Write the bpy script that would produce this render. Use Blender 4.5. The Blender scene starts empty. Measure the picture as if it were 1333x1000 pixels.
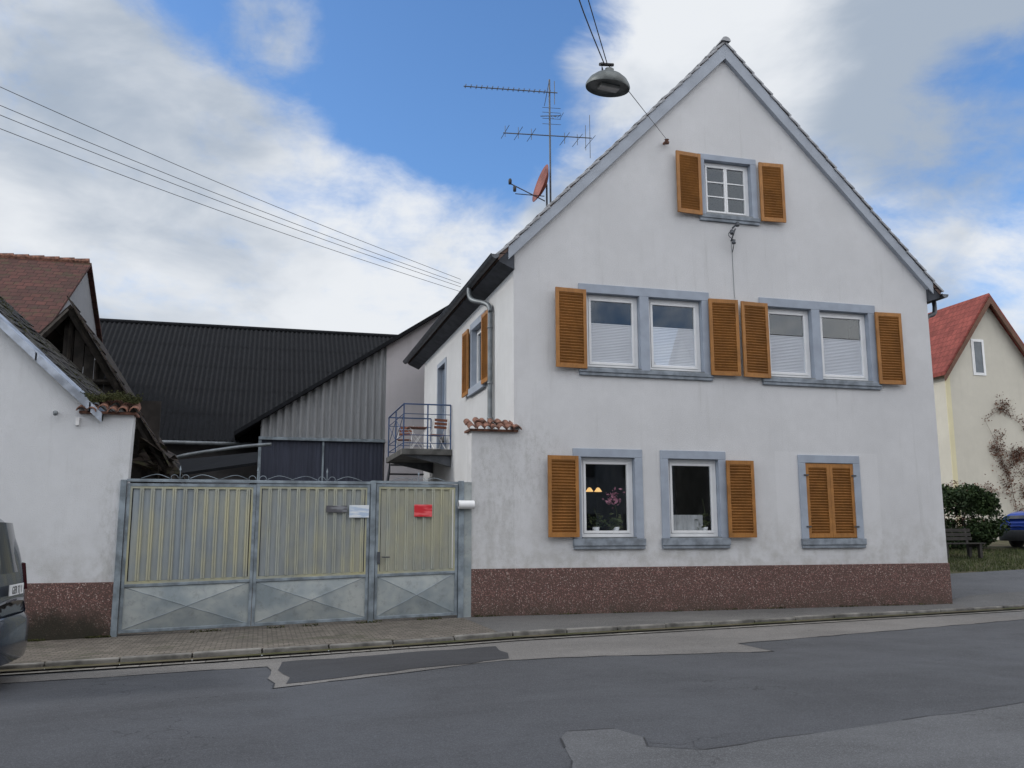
import bpy, bmesh, math, random
from mathutils import Vector, Matrix, noise
from mathutils.geometry import tessellate_polygon
random.seed(7)
scn=bpy.context.scene
COL=scn.collection
scn.view_settings.view_transform='Standard'
scn.view_settings.look='None'
scn.view_settings.exposure=0

# ------------------------------------------------------------------ materials
def lin(c): return tuple(((v/255)/12.92 if v/255<=.04045 else ((v/255+.055)/1.055)**2.4) for v in c)
class NT:
    def __init__(s,name):
        s.m=bpy.data.materials.new(name); s.m.use_nodes=True; s.t=s.m.node_tree; s.t.nodes.clear()
        s.out=s.n('ShaderNodeOutputMaterial'); s.b=s.n('ShaderNodeBsdfPrincipled'); s.l(s.b.outputs[0],s.out.inputs[0])
        s.geo=s.n('ShaderNodeNewGeometry'); s.P=s.geo.outputs['Position']
        s.tc=s.n('ShaderNodeTexCoord'); s.O=s.tc.outputs['Object']
    def n(s,t): return s.t.nodes.new(t)
    def l(s,a,b): s.t.links.new(a,b)
    def mapv(s,v,sc): 
        m=s.n('ShaderNodeMapping'); s.l(v,m.inputs[0]); m.inputs['Scale'].default_value=sc; return m.outputs[0]
    def noise(s,v,sc,det=3,rough=.55,dist=0):
        k=s.n('ShaderNodeTexNoise'); s.l(v,k.inputs['Vector']); k.inputs['Scale'].default_value=sc; k.inputs['Detail'].default_value=min(det,4); k.inputs['Roughness'].default_value=rough; k.inputs['Distortion'].default_value=dist; return k.outputs['Fac']
    def vor(s,v,sc,feature='F1',out='Distance'):
        k=s.n('ShaderNodeTexVoronoi'); k.feature=feature; s.l(v,k.inputs['Vector']); k.inputs['Scale'].default_value=sc; return k.outputs[out]
    def ramp(s,f,a,b,c0=0,c1=1):
        k=s.n('ShaderNodeMapRange'); k.interpolation_type='SMOOTHSTEP'; s.l(f,k.inputs[0]); k.inputs[1].default_value=a;k.inputs[2].default_value=b;k.inputs[3].default_value=c0;k.inputs[4].default_value=c1; return k.outputs[0]
    def math(s,op,a,b=None):
        k=s.n('ShaderNodeMath'); k.operation=op
        for i,v in enumerate((a,b)):
            if v is None: continue
            if isinstance(v,(int,float)): k.inputs[i].default_value=v
            else: s.l(v,k.inputs[i])
        return k.outputs[0]
    def mix(s,f,a,b,mode='MIX'):
        k=s.n('ShaderNodeMix'); k.data_type='RGBA'; k.blend_type=mode
        for i,v in ((0,f),(6,a),(7,b)):
            if isinstance(v,(int,float)): k.inputs[i].default_value=v
            elif isinstance(v,tuple): k.inputs[i].default_value=(v[0],v[1],v[2],1)
            else: s.l(v,k.inputs[i])
        return k.outputs[2]
    def xyz(s,v):
        k=s.n('ShaderNodeSeparateXYZ'); s.l(v,k.inputs[0]); return k.outputs
    def bump(s,h,st=.3,d=.01):
        k=s.n('ShaderNodeBump'); s.l(h,k.inputs['Height']); k.inputs['Strength'].default_value=st; k.inputs['Distance'].default_value=d; s.l(k.outputs[0],s.b.inputs['Normal'])
    def col(s,c):
        if isinstance(c,tuple): s.b.inputs['Base Color'].default_value=(c[0],c[1],c[2],1)
        else: s.l(c,s.b.inputs['Base Color'])
    def rough(s,v,metal=0,spec=None):
        if isinstance(v,(int,float)): s.b.inputs['Roughness'].default_value=v
        else: s.l(v,s.b.inputs['Roughness'])
        s.b.inputs['Metallic'].default_value=metal
        if spec is not None: s.b.inputs['Specular IOR Level'].default_value=spec

def mat_simple(name,c,rough=.6,metal=0,var=.25,scale=6,bump=.15,bscale=80,obj=False,spec=None):
    t=NT(name); v=t.O if obj else t.P
    n1=t.noise(v,scale,4)
    f=t.ramp(n1,.3,.7)
    dark=tuple(x*(1-var*1.2) for x in c); light=tuple(min(1,x*(1+var*.5)) for x in c)
    t.col(t.mix(f,dark,light)); t.rough(rough,metal,spec)
    if bump>.12: t.bump(t.noise(v,bscale,2),bump,.004)
    return t.m

def mat_stucco(name,c,stain=1.0,dirtz=(0.9,2.2),algae=None,rich=True,ghost=False,alg=.45):
    t=NT(name)
    X=t.xyz(t.P)
    big=t.ramp(t.noise(t.P,.55,4,.6),.3,.72)
    mid=t.ramp(t.noise(t.P,3.2,4,.65),.35,.7)
    c0=t.mix(big,tuple(x*.90 for x in c),c)
    c0=t.mix(t.math('MULTIPLY',mid,.30*stain),c0,tuple(x*.84 for x in c))
    st=t.ramp(t.noise(t.mapv(t.P,(5,5,.30)),1.0,4,.7),.52,.76)
    if rich:
        m2=t.ramp(t.noise(t.mapv(t.P,(.8,.8,.5)),1.0,2),.40,.62)
        sk=t.math('MULTIPLY',t.math('MULTIPLY',st,m2),.42*stain)
    else: sk=t.math('MULTIPLY',st,.25*stain)
    c0=t.mix(sk,c0,tuple(x*y for x,y in zip(c,(.62,.62,.60))))
    if ghost:
        gx=t.math('MULTIPLY',t.ramp(X[0],6.93,6.96),t.ramp(X[0],9.60,9.63,1,0))
        gz=t.math('MULTIPLY',t.ramp(X[2],1.12,1.15),t.ramp(X[2],3.42,3.45,1,0))
        c0=t.mix(t.math('MULTIPLY',t.math('MULTIPLY',gx,gz),.28),c0,tuple(min(1,x*1.10) for x in c))
    if rich:
        dz=t.ramp(X[2],dirtz[0],dirtz[1],1,0)
        c0=t.mix(t.math('MULTIPLY',t.math('MULTIPLY',dz,mid),.55*stain),c0,tuple(x*y for x,y in zip(c,(.60,.58,.53))))
    if algae:
        ax,az,rx,rz=algae
        gx=t.math('DIVIDE',t.math('SUBTRACT',X[0],ax),rx); gz=t.math('DIVIDE',t.math('SUBTRACT',X[2],az),rz)
        r2=t.math('ADD',t.math('MULTIPLY',gx,gx),t.math('MULTIPLY',gz,gz))
        mk=t.ramp(r2,.0,1.0,1,0)
        an=t.ramp(t.noise(t.mapv(t.P,(3,3,1.6)),2.4,4,.8),.40,.72)
        c0=t.mix(t.math('MULTIPLY',t.math('MULTIPLY',mk,an),alg),c0,(.26,.26,.24))
    if rich:
        sp=t.ramp(t.vor(t.P,26),.03,.09,1,0)
        c0=t.mix(t.math('MULTIPLY',t.math('MULTIPLY',sp,big),.25),c0,tuple(x*.5 for x in c))
    t.col(c0); t.rough(.92,0,.2)
    t.bump(t.noise(t.P,55,3,.8),1.0,.012)
    return t.m

def mat_plinth():
    t=NT("washed_concrete_red")
    vn=t.n('ShaderNodeTexVoronoi'); t.l(t.P,vn.inputs['Vector']); vn.inputs['Scale'].default_value=46
    g=t.xyz(vn.outputs['Color'])[0]
    a=t.mix(t.ramp(g,.2,.8),lin((90,64,60)),lin((150,114,106)))
    a=t.mix(t.ramp(g,.84,.96),a,lin((184,166,158)))
    a=t.mix(t.ramp(vn.outputs['Distance'],.32,.6),a,lin((90,72,68)))
    n=t.ramp(t.noise(t.mapv(t.P,(.7,.7,2.5)),1.5,4,.65),.35,.75)
    a=t.mix(t.math('MULTIPLY',n,.5),a,lin((90,74,68)))
    X=t.xyz(t.P)
    low=t.math('MULTIPLY',t.ramp(X[2],-.2,.5,1,0),t.ramp(t.noise(t.P,2.5,4,.7),.3,.55))
    a=t.mix(t.math('MULTIPLY',low,.75),a,lin((64,60,52)))
    lf=t.math('MULTIPLY',t.ramp(X[0],-6.9,-6.5,1,0),t.ramp(t.math('ADD',X[2],t.noise(t.P,1.4,4,.7)),.45,1.0,1,0))
    a=t.mix(t.math('MULTIPLY',lf,.85),a,lin((40,40,32)))
    t.col(a); t.rough(.85,0,.3); t.bump(vn.outputs['Distance'],.6,.008)
    return t.m

def mat_asphalt(name,c,crack=.6,wet=0.0,dens=.5,grain=.6):
    t=NT(name)
    big=t.ramp(t.noise(t.P,.35,4,.6,.4),.3,.7)
    med=t.ramp(t.noise(t.P,2.6,4,.75),.3,.75)
    trk=t.ramp(t.noise(t.mapv(t.P,(.12,1.3,1)),1.0,3,.6),.35,.7)
    a=t.mix(big,tuple(x*.76 for x in c),tuple(x*1.18 for x in c))
    a=t.mix(t.math('MULTIPLY',med,.42),a,tuple(x*.65 for x in c))
    a=t.mix(t.math('MULTIPLY',trk,.3),a,tuple(x*1.4 for x in c))
    sp=t.xyz(t.vor(t.P,130,'F1','Color'))[0]
    a=t.mix(t.math('MULTIPLY',t.ramp(sp,.6,1.0),grain),a,tuple(min(1,x*2.4) for x in c))
    a=t.mix(t.math('MULTIPLY',t.ramp(sp,.35,.0),grain),a,tuple(x*.45 for x in c))
    if crack:
        dis=t.n('ShaderNodeVectorMath'); dis.operation='ADD'
        nz=t.n('ShaderNodeTexNoise'); nz.inputs['Scale'].default_value=1.6; nz.inputs['Detail'].default_value=4; t.l(t.P,nz.inputs['Vector'])
        sc=t.n('ShaderNodeVectorMath'); sc.operation='SCALE'; t.l(nz.outputs['Color'],sc.inputs[0]); sc.inputs['Scale'].default_value=1.3
        t.l(t.P,dis.inputs[0]); t.l(sc.outputs[0],dis.inputs[1])
        k=t.n('ShaderNodeTexVoronoi'); k.feature='DISTANCE_TO_EDGE'; k.inputs['Scale'].default_value=.5; t.l(dis.outputs[0],k.inputs['Vector'])
        ck=t.ramp(k.outputs['Distance'],.001,.007,1,0)
        cm=t.ramp(t.noise(t.P,.5,1),.55-dens*.1,.64)
        a=t.mix(t.math('MULTIPLY',t.math('MULTIPLY',ck,cm),crack),a,tuple(x*.3 for x in c))
    t.col(a)
    t.rough(t.math('SUBTRACT',.92,t.math('MULTIPLY',big,.12+wet)),0,.35)
    t.bump(t.math('ADD',sp,t.math('MULTIPLY',med,1.5)),.4,.006)
    return t.m

def mat_corr(name,c,var=.4,rough=.6,streak=(6,6,.4)):
    t=NT(name)
    s=t.ramp(t.noise(t.mapv(t.P,streak),1.0,4,.7),.3,.72)
    b=t.ramp(t.noise(t.P,.9,3),.3,.7)
    a=t.mix(s,tuple(x*(1-var) for x in c),tuple(x*(1+var*.5) for x in c))
    a=t.mix(t.math('MULTIPLY',b,.5),a,tuple(x*(1-var*.6) for x in c))
    t.col(a); t.rough(rough,0,.25)
    return t.m

def mat_tile(name,c1,c2,moss=.3,sx=4.2,sy=3.0,ax=(0,1)):
    t=NT(name)
    X=t.xyz(t.P)
    comb=t.n('ShaderNodeCombineXYZ'); t.l(X[ax[0]],comb.inputs[0]); t.l(X[2],comb.inputs[1])
    br=t.n('ShaderNodeTexBrick'); t.l(comb.outputs[0],br.inputs['Vector']); br.inputs['Scale'].default_value=1
    br.inputs['Brick Width'].default_value=1/sx; br.inputs['Row Height'].default_value=1/sy*.75; br.inputs['Mortar Size'].default_value=.012
    br.inputs['Mortar Smooth'].default_value=.6
    br.inputs['Color1'].default_value=(*c1,1); br.inputs['Color2'].default_value=(*c2,1); br.inputs['Mortar'].default_value=(c1[0]*.3,c1[1]*.3,c1[2]*.3,1)
    n=t.ramp(t.noise(t.P,1.4,4,.7),.4,.7)
    a=t.mix(t.math('MULTIPLY',n,.6),br.outputs['Color'],tuple(x*.45 for x in c1))
    a=t.mix(t.math('MULTIPLY',t.ramp(t.noise(t.P,2.7,4,.7),.5,.66),moss),a,(.045,.048,.02))
    t.col(a); t.rough(.85,0,.3)
    t.bump(t.math('MULTIPLY',br.outputs['Fac'],-1),.8,.03)
    return t.m

def mat_glass(name="window_glass",tint=(.93,.95,.96)):
    # single-sheet pane: mirror share rises towards grazing angles, same from both sides
    t=NT(name); t.t.nodes.remove(t.b)
    tr=t.n('ShaderNodeBsdfTransparent'); tr.inputs[0].default_value=(*tint,1)
    gl=t.n('ShaderNodeBsdfGlossy'); gl.inputs['Roughness'].default_value=.015; gl.inputs[0].default_value=(.85,.93,1,1)
    lw=t.n('ShaderNodeLayerWeight'); lw.inputs[0].default_value=.5
    fc=t.math('ADD',.085,t.math('MULTIPLY',t.math('POWER',lw.outputs['Facing'],4.0),.8))
    mx=t.n('ShaderNodeMixShader'); t.l(fc,mx.inputs[0]); t.l(tr.outputs[0],mx.inputs[1]); t.l(gl.outputs[0],mx.inputs[2])
    t.l(mx.outputs[0],t.out.inputs[0]); return t.m

def mat_emit(name,c,s):
    t=NT(name); t.col(c); t.b.inputs['Emission Color'].default_value=(*c,1); t.b.inputs['Emission Strength'].default_value=s; return t.m

M={}
M['stucco']=mat_stucco("facade_stucco",(.645,.65,.662),1.0,(.9,2.4),(1.1,3.0,1.2,1.4),True,True,.38)
M['stucco_side']=mat_stucco("side_stucco",(.62,.63,.64),.7,(-5,-4),None,False)
M['stucco_left']=mat_stucco("garden_wall_stucco",(.65,.665,.685),1.0,(.6,2.0),(-6.6,1.6,.5,2.0))
M['stucco_pillar']=mat_stucco("pillar_stucco",(.63,.635,.645),1.0,(.9,2.6),(.6,2.6,1.1,1.8),True,False,.42)
M['plinth']=mat_plinth()
M['surround']=mat_simple("blue_grey_sandstone_paint",lin((152,161,174)),.8,0,.09,3,.2,70)
M['sill_dark']=mat_simple("weathered_sill_paint",lin((132,140,149)),.85,0,.30,5,.25,50)
M['verge']=mat_simple("verge_grey",lin((158,165,175)),.8,0,.10,2,.2,60)
M['white_frame']=mat_simple("white_upvc",(.76,.77,.78),.35,0,.05,3,0)
M['blind']=mat_simple("pleated_blind",(.70,.71,.75),.9,0,.03,2,0)
M['curtain']=mat_simple("pale_curtain",(.42,.43,.44),.9,0,.15,4,0)
M['glass']=mat_glass()
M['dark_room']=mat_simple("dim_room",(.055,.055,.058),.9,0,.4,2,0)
M['zinc']=mat_simple("zinc_grey",lin((120,126,130)),.5,.4,.25,5,0)
M['zinc_dark']=mat_simple("gutter_dark_zinc",lin((78,82,88)),.5,.3,.3,5,0)
M['soffit']=mat_simple("dark_soffit",lin((62,66,74)),.8,0,.3,4,.2,40)
M['tile_edge']=mat_simple("weathered_verge_tile",lin((158,160,164)),.85,0,.3,6,.4,40)
M['roof_main']=mat_tile("main_roof_tile",lin((95,80,75)),lin((120,100,92)),.3,4,3,(1,2))
M['metal']=mat_simple("galvanised_steel",lin((130,141,149)),.55,.2,.35,4,.2,40)
M['black_cable']=mat_simple("black_cable",(.02,.02,.022),.6,0,.1,5,0)
M['lamp_body']=mat_simple("lamp_enamel",lin((96,102,102)),.5,.1,.3,9,0)
M['lamp_under']=mat_simple("lamp_underside",lin((112,116,116)),.6,.1,.25,9,0)
M['alu']=mat_simple("antenna_aluminium",lin((90,94,98)),.5,.5,.2,9,0)
M['dish']=mat_simple("dish_red_brown",lin((132,74,64)),.6,0,.25,5,0)
M['terracotta']=mat_simple("mossy_terracotta",lin((118,82,67)),.85,0,.6,9,.5,50)
M['blue_paint']=mat_simple("blue_railing_paint",lin((52,78,118)),.5,0,.2,8,0)
M['concrete']=mat_simple("balcony_concrete",lin((92,92,90)),.9,0,.4,3,.4,50)
M['wood_red']=mat_simple("brown_slat_wood",lin((132,80,58)),.6,0,.25,12,0)
M['white_metal']=mat_simple("white_metal",(.7,.7,.7),.45,0,.1,8,0)
M['timber']=mat_simple("weathered_timber",lin((50,45,40)),.9,0,.5,6,.5,30)
M['slate']=mat_tile("old_slate",lin((50,50,51)),lin((78,76,74)),.6,3.2,3.6,(1,2))
M['flashing']=mat_simple("pale_metal_flashing",lin((160,168,180)),.5,.3,.4,3,.3,20)
M['red_tile_old']=mat_tile("old_red_tile",lin((88,54,48)),lin((66,44,40)),.5,3.6,4.2,(0,2))
M['brown_tile']=mat_tile("old_brown_tile",lin((52,48,45)),lin((70,60,54)),.75,3.6,3.6,(1,2))
M['red_tile_new']=mat_tile("new_red_tile",lin((140,74,66)),lin((124,64,58)),.05,3.2,2.4,(1,2))
M['black_corr']=mat_corr("black_corrugated",lin((26,28,32)),.4,.95)
M['pale_corr']=mat_corr("pale_fibre_cement",lin((144,146,148)),.22,.85)
M['blue_corr']=mat_corr("dark_blue_sheet",lin((62,66,80)),.3,.6)
M['plaster_pink']=mat_stucco("barn_plaster",lin((188,184,186)),1.0,(-5,-4),None,False)
M['plaster_grey']=mat_stucco("far_gable_plaster",lin((150,152,156)),1.0,(-5,-4),None,False)
M['cream']=mat_stucco("cream_render",lin((202,198,186)),.8,(-5,-4),None,False)
M['sunlit_wall']=mat_stucco("sunlit_cream_render",lin((218,210,176)),.4,(-5,-4),None,False)  # cream render with warm sunlight put into its colour
M['asphalt']=mat_asphalt("asphalt_road",(.055,.058,.065),.7,.10,.3,.5)
M['asphalt_light']=mat_asphalt("asphalt_pale",(.132,.127,.122),.5,.02,.3,.45)
M['asphalt_dark']=mat_asphalt("asphalt_repair",(.034,.035,.039),0,.15,0,.4)
M['asphalt_mid']=mat_asphalt("asphalt_patch",(.084,.087,.093),.5,.05,.3,.45)
M['pave']=mat_asphalt("pavement_asphalt",(.095,.094,.092),.6,.02)
M['tar']=mat_simple("tar_seam",(.018,.018,.019),.6,0,.3,8,0)
M['tyre']=mat_simple("tyre_rubber",(.02,.02,.02),.8,0,.2,8,0,60,True)
M['rim']=mat_simple("alloy_rim",(.35,.36,.38),.3,.8,.1,8,0,60,True)
M['plastic_dark']=mat_simple("dark_plastic",(.03,.032,.036),.6,0,.2,8,0,60,True)
M['red_lens']=mat_simple("dark_red_lens",(.05,.008,.010),.2,0,.1,8,0,60,True)
M['lens_clear']=mat_simple("clear_lens",(.5,.52,.54),.2,0,.1,8,0,60,True)
M['ink']=mat_simple("plate_ink",(.01,.01,.012),.5,0,0,8,0,60,True)
def mat_shutter():
    t=NT("ochre_shutter_paint")
    c=lin((160,110,56))
    n=t.ramp(t.noise(t.P,3,4,.65),.3,.7)
    g=t.ramp(t.noise(t.mapv(t.P,(40,40,6)),1.0,2),.4,.7)
    a=t.mix(n,tuple(x*.75 for x in c),tuple(x*1.1 for x in c)); a=t.mix(t.math('MULTIPLY',g,.35),a,tuple(x*.55 for x in c))
    t.col(a); t.rough(.5,0,.4); return t.m
M['shutter']=mat_shutter()
def mat_gate(name,yel,base=(134,142,144),yc=(178,175,148)):
    t=NT(name)
    grey=lin(base); yl=lin(yc); gr2=lin(tuple(v*.88 for v in base))
    s=t.ramp(t.noise(t.mapv(t.P,(7,7,.5)),1.0,4,.7),.3,.7)
    a=t.mix(s,gr2,grey)
    y1=t.ramp(t.noise(t.mapv(t.P,(1.2,1.2,.8)),1.0,3,.6),.35,.7,max(0,yel-.30),min(1,yel+.30))
    a=t.mix(y1,a,yl)
    d=t.ramp(t.noise(t.mapv(t.P,(9,9,3)),1.3,4,.75),.52,.75)
    a=t.mix(t.math('MULTIPLY',d,.25),a,lin((104,110,110)))
    t.col(a); t.rough(.55,.05,.4); return t.m
M['gate_grey']=mat_gate("gate_sheet_grey",.08,(146,156,164))
M['gate_mid']=mat_gate("gate_sheet_weathered",.25,(150,157,160))
M['gate_yellow']=mat_gate("gate_sheet_yellowed",.50,(156,160,156))
M['gate_rib']=mat_gate("gate_rib_faded_yellow",.40,(156,162,160),(184,179,144))
M['gate_border']=mat_gate("gate_border_yellow",.5,(150,156,152),(180,174,132))
def mat_lowsheet():
    t=NT("gate_lower_sheet"); 
    a=t.mix(t.ramp(t.noise(t.mapv(t.P,(.9,.9,1.2)),1.3,3,.6),.3,.7),lin((128,139,144)),lin((166,171,169)))
    a=t.mix(t.math('MULTIPLY',t.ramp(t.noise(t.P,6,4,.8),.48,.75),.5),a,lin((106,111,110)))
    t.col(a); t.rough(.55,.15,.4); return t.m
M['gate_low']=mat_lowsheet()
def mat_setts(name,c,w,hh,off=.5):
    t=NT(name)
    br=t.n('ShaderNodeTexBrick'); t.l(t.P,br.inputs['Vector']); br.inputs['Scale'].default_value=1
    br.inputs['Brick Width'].default_value=w; br.inputs['Row Height'].default_value=hh; br.inputs['Mortar Size'].default_value=.012; br.inputs['Mortar Smooth'].default_value=.4
    br.offset=off
    br.inputs['Color1'].default_value=(*tuple(x*.7 for x in c),1); br.inputs['Color2'].default_value=(*tuple(x*1.25 for x in c),1); br.inputs['Mortar'].default_value=(*tuple(x*.35 for x in c),1)
    n=t.ramp(t.noise(t.P,2,4,.7),.35,.7)
    a=t.mix(t.math('MULTIPLY',n,.55),br.outputs['Color'],tuple(x*.5 for x in c))
    a=t.mix(t.math('MULTIPLY',t.ramp(t.noise(t.P,1.1,4,.7),.54,.68),.55),a,(.05,.055,.03))
    t.col(a); t.rough(.85,0,.3); t.bump(t.math('MULTIPLY',br.outputs['Fac'],-1),.7,.015)
    return t.m
M['setts']=mat_setts("yard_setts",lin((112,106,98)),.16,.11)
M['gutter_setts']=mat_setts("gutter_setts",lin((136,133,128)),.3,.16,0)
M['kerb']=mat_simple("kerb_stone",lin((116,114,110)),.85,0,.5,3,.5,50)
def mat_ground():
    t=NT("earth_and_grass")
    a=t.mix(t.ramp(t.noise(t.P,1.2,4,.7),.35,.65),lin((62,64,38)),lin((86,80,64)))
    t.col(a); t.rough(.95,0,.2); t.bump(t.noise(t.P,12,3),.6,.03); return t.m
M['earth']=mat_ground()
def mat_leaf(name,c1,c2,rg=.6):
    t=NT(name); oi=t.geo.outputs['Random Per Island']
    a=t.mix(oi,c1,c2); a=t.mix(t.math('MULTIPLY',t.ramp(t.noise(t.P,1.6,2),.35,.65),.6),a,tuple(x*.4 for x in c1))
    t.col(a); t.rough(rg,0,.25); return t.m
M['hedge']=mat_leaf("hedge_leaves",(.014,.034,.010),(.042,.068,.020),.75)
M['vine']=mat_leaf("dry_vine_leaves",(.14,.06,.04),(.20,.11,.07),.8)
M['grass']=mat_leaf("grass_blades",(.04,.07,.02),(.12,.13,.05))
M['ivy']=mat_leaf("moss_cushion",(.035,.042,.014),(.08,.08,.03),.9)

# ------------------------------------------------------------------ mesh builder
class MB:
    def __init__(s): s.v=[]; s.f=[]; s.mi=[]; s.cur=0
    def add(s,vs,fs):
        o=len(s.v); s.v+= [Vector(v) for v in vs]; s.f+=[tuple(i+o for i in f) for f in fs]; s.mi+=[s.cur]*len(fs)
    def box(s,x0,x1,y0,y1,z0,z1,R=None):
        vs=[(x0,y0,z0),(x1,y0,z0),(x1,y1,z0),(x0,y1,z0),(x0,y0,z1),(x1,y0,z1),(x1,y1,z1),(x0,y1,z1)]
        if R is not None: vs=[R@Vector(v) for v in vs]
        s.add(vs,[(0,3,2,1),(4,5,6,7),(0,1,5,4),(1,2,6,5),(2,3,7,6),(3,0,4,7)])
    def hexa(s,b,t):
        s.add(list(b)+list(t),[(0,3,2,1),(4,5,6,7),(0,1,5,4),(1,2,6,5),(2,3,7,6),(3,0,4,7)])
    def quad(s,a,b,c,d): s.add([a,b,c,d],[(0,1,2,3)])
    def tube(s,pts,r,n=8,caps=True):
        pts=[Vector(p) for p in pts]; rings=[]
        for i,p in enumerate(pts):
            d=(pts[min(i+1,len(pts)-1)]-pts[max(i-1,0)]).normalized()
            a=d.cross(Vector((0,0,1)));
            if a.length<.05: a=d.cross(Vector((0,1,0)))
            a.normalize(); b=d.cross(a).normalized()
            rr=r[i] if isinstance(r,(list,tuple)) else r
            rings.append([p+(a*math.cos(t)+b*math.sin(t))*rr for t in [2*math.pi*j/n for j in range(n)]])
        vs=[v for rg in rings for v in rg]; fs=[]
        for i in range(len(pts)-1):
            for j in range(n):
                fs.append((i*n+j,i*n+(j+1)%n,(i+1)*n+(j+1)%n,(i+1)*n+j))
        if caps: fs.append(tuple(range(n))[::-1]); fs.append(tuple((len(pts)-1)*n+j for j in range(n)))
        s.add(vs,fs)
    def lathe(s,prof,c,axis='z',n=24,cap=True):
        vs=[];fs=[]
        for r,h in prof:
            for j in range(n):
                t=2*math.pi*j/n
                if axis=='z': p=(r*math.cos(t),r*math.sin(t),h)
                elif axis=='y': p=(r*math.cos(t),h,r*math.sin(t))
                else: p=(h,r*math.cos(t),r*math.sin(t))
                vs.append(Vector(p)+Vector(c))
        for i in range(len(prof)-1):
            for j in range(n): fs.append((i*n+j,i*n+(j+1)%n,(i+1)*n+(j+1)%n,(i+1)*n+j))
        s.add(vs,fs)
    def poly_extr(s,pts2,y0,y1):
        n=len(pts2); vs=[(x,y0,z) for x,z in pts2]+[(x,y1,z) for x,z in pts2]
        fs=[tuple(range(n)),tuple(range(2*n-1,n-1,-1))]+[(i,i+n,(i+1)%n+n,(i+1)%n) for i in range(n)]
        s.add(vs,fs)
    def corr(s,org,u,nrm,W,v0,v1,per,amp,up=Vector((0,0,1)),sub=6,rows=1):
        org=Vector(org);u=Vector(u).normalized();nrm=Vector(nrm).normalized();up=Vector(up)
        N=int(W/per*sub); vs=[];fs=[]
        for i in range(N+1):
            x=W*i/N; o=amp*math.sin(2*math.pi*x/per)
            for j in range(rows+1):
                h=v0(x)+(v1(x)-v0(x))*j/rows
                vs.append(org+u*x+up*h+nrm*o)
        R=rows+1
        for i in range(N):
            for j in range(rows): fs.append((i*R+j,(i+1)*R+j,(i+1)*R+j+1,i*R+j+1))
        s.add(vs,fs)

WL={}
def thing(name,label,cat,loc=(0,0,0),rot=0,group=None):
    e=bpy.data.objects.new(name,None); e.empty_display_size=.3; COL.objects.link(e); e.location=loc; e.rotation_euler=(0,0,rot)
    e["label"]=label; e["category"]=cat
    if group: e["group"]=group
    WL[e.name]=Vector(loc); return e
def mesh_obj(mb,name,mats,parent=None,local=False,smooth=False,bevel=0,label=None,subsurf=0):
    vs=mb.v
    mn=Vector((min(v.x for v in vs),min(v.y for v in vs),min(v.z for v in vs)));mx=Vector((max(v.x for v in vs),max(v.y for v in vs),max(v.z for v in vs)))
    o=Vector(((mn.x+mx.x)/2,(mn.y+mx.y)/2,mn.z))
    me=bpy.data.meshes.new(name); me.from_pydata([v-o for v in vs],[],mb.f)
    if not isinstance(mats,(list,tuple)): mats=[mats]
    for m in mats: me.materials.append(m)
    me.polygons.foreach_set('material_index',mb.mi)
    if smooth: me.polygons.foreach_set('use_smooth',[True]*len(mb.f))
    me.update()
    ob=bpy.data.objects.new(name,me); COL.objects.link(ob)
    pw=WL[parent.name] if parent is not None and not local else Vector((0,0,0))
    ob.location=o-pw; WL[ob.name]=o if not local else o
    if parent is not None: 
        ob.parent=parent
        if local and parent.type=='MESH': ob.location=o-WL[parent.name]
    if bevel:
        b=ob.modifiers.new("bevel",'BEVEL'); b.width=bevel; b.segments=2; b.limit_method='ANGLE'; b.angle_limit=.7
    if subsurf:
        b=ob.modifiers.new("sub",'SUBSURF'); b.levels=subsurf; b.render_levels=subsurf
    if label: ob["label"]=label
    if name in ("moss_growth","flower"): ob["kind"]="stuff"
    return ob
def structure(mb,name,mat,smooth=False):
    o=mesh_obj(mb,name,mat,smooth=smooth); o["kind"]="structure"; return o

# ------------------------------------------------------------------ ground
CAM=Vector((-4.105,-18.043,1.6))
def sm(a,b,x):
    t=max(0,min(1,(x-a)/(b-a))); return t*t*(3-2*t)
def zg(x,y):
    z=.027*max(x,-30) if x<0 else 0.
    z+=min(1.35,max(0,.1*(y+.5)))*sm(11.35,12.6,x)
    return z
KX=[(-60,-3.4),(-7.6,-3.35),(-5.1,-3.38),(-.41,-3.2),(3.5,-2.5),(12.8,-.72),(20,.7),(60,8)]
def ky(x):
    for (a,b),(c,d) in zip(KX,KX[1:]):
        if x<=c: return b+(d-b)*(x-a)/(c-a)
    return KX[-1][1]
def frange(a,b,s):
    n=max(1,int(round((b-a)/s))); return [a+(b-a)*i/n for i in range(n+1)]
def sheet(mb,xs,yf0,yf1,ny,zf):
    vs=[];fs=[]
    for x in xs:
        for j in range(ny+1):
            y=yf0(x)+(yf1(x)-yf0(x))*j/ny; vs.append((x,y,zf(x,y)))
    R=ny+1
    for i in range(len(xs)-1):
        for j in range(ny): fs.append((i*R+j,(i+1)*R+j,(i+1)*R+j+1,i*R+j+1))
    mb.add(vs,fs)
xs=[-400,-200,-100,-60,-40]+frange(-30,40,1.0)+[60,100,200,400]
mb=MB(); sheet(mb,xs,lambda x:ky(x)-.2,lambda x:60,60,lambda x,y:zg(x,y)-.05)
sheet(mb,xs,lambda x:60,lambda x:500,4,lambda x,y:zg(x,y)-.05)
sheet(mb,xs,lambda x:-200,lambda x:ky(x)-.2,20,lambda x,y:zg(x,-5)-.3)
structure(mb,"ground",M['earth'])
mb=MB(); sheet(mb,[-60,-40]+frange(-30,30,1.0)+[60],lambda x:-21.5,lambda x:ky(x)-.02,8,lambda x,y:zg(x,-5)-.10)
structure(mb,"road",M['asphalt'])
mb=MB(); sheet(mb,[-60]+frange(-30,-.2,.6),lambda x:ky(x)+.13,lambda x:.05,4,lambda x,y:zg(x,y))
structure(mb,"pavement_setts",M['setts'])
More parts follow.
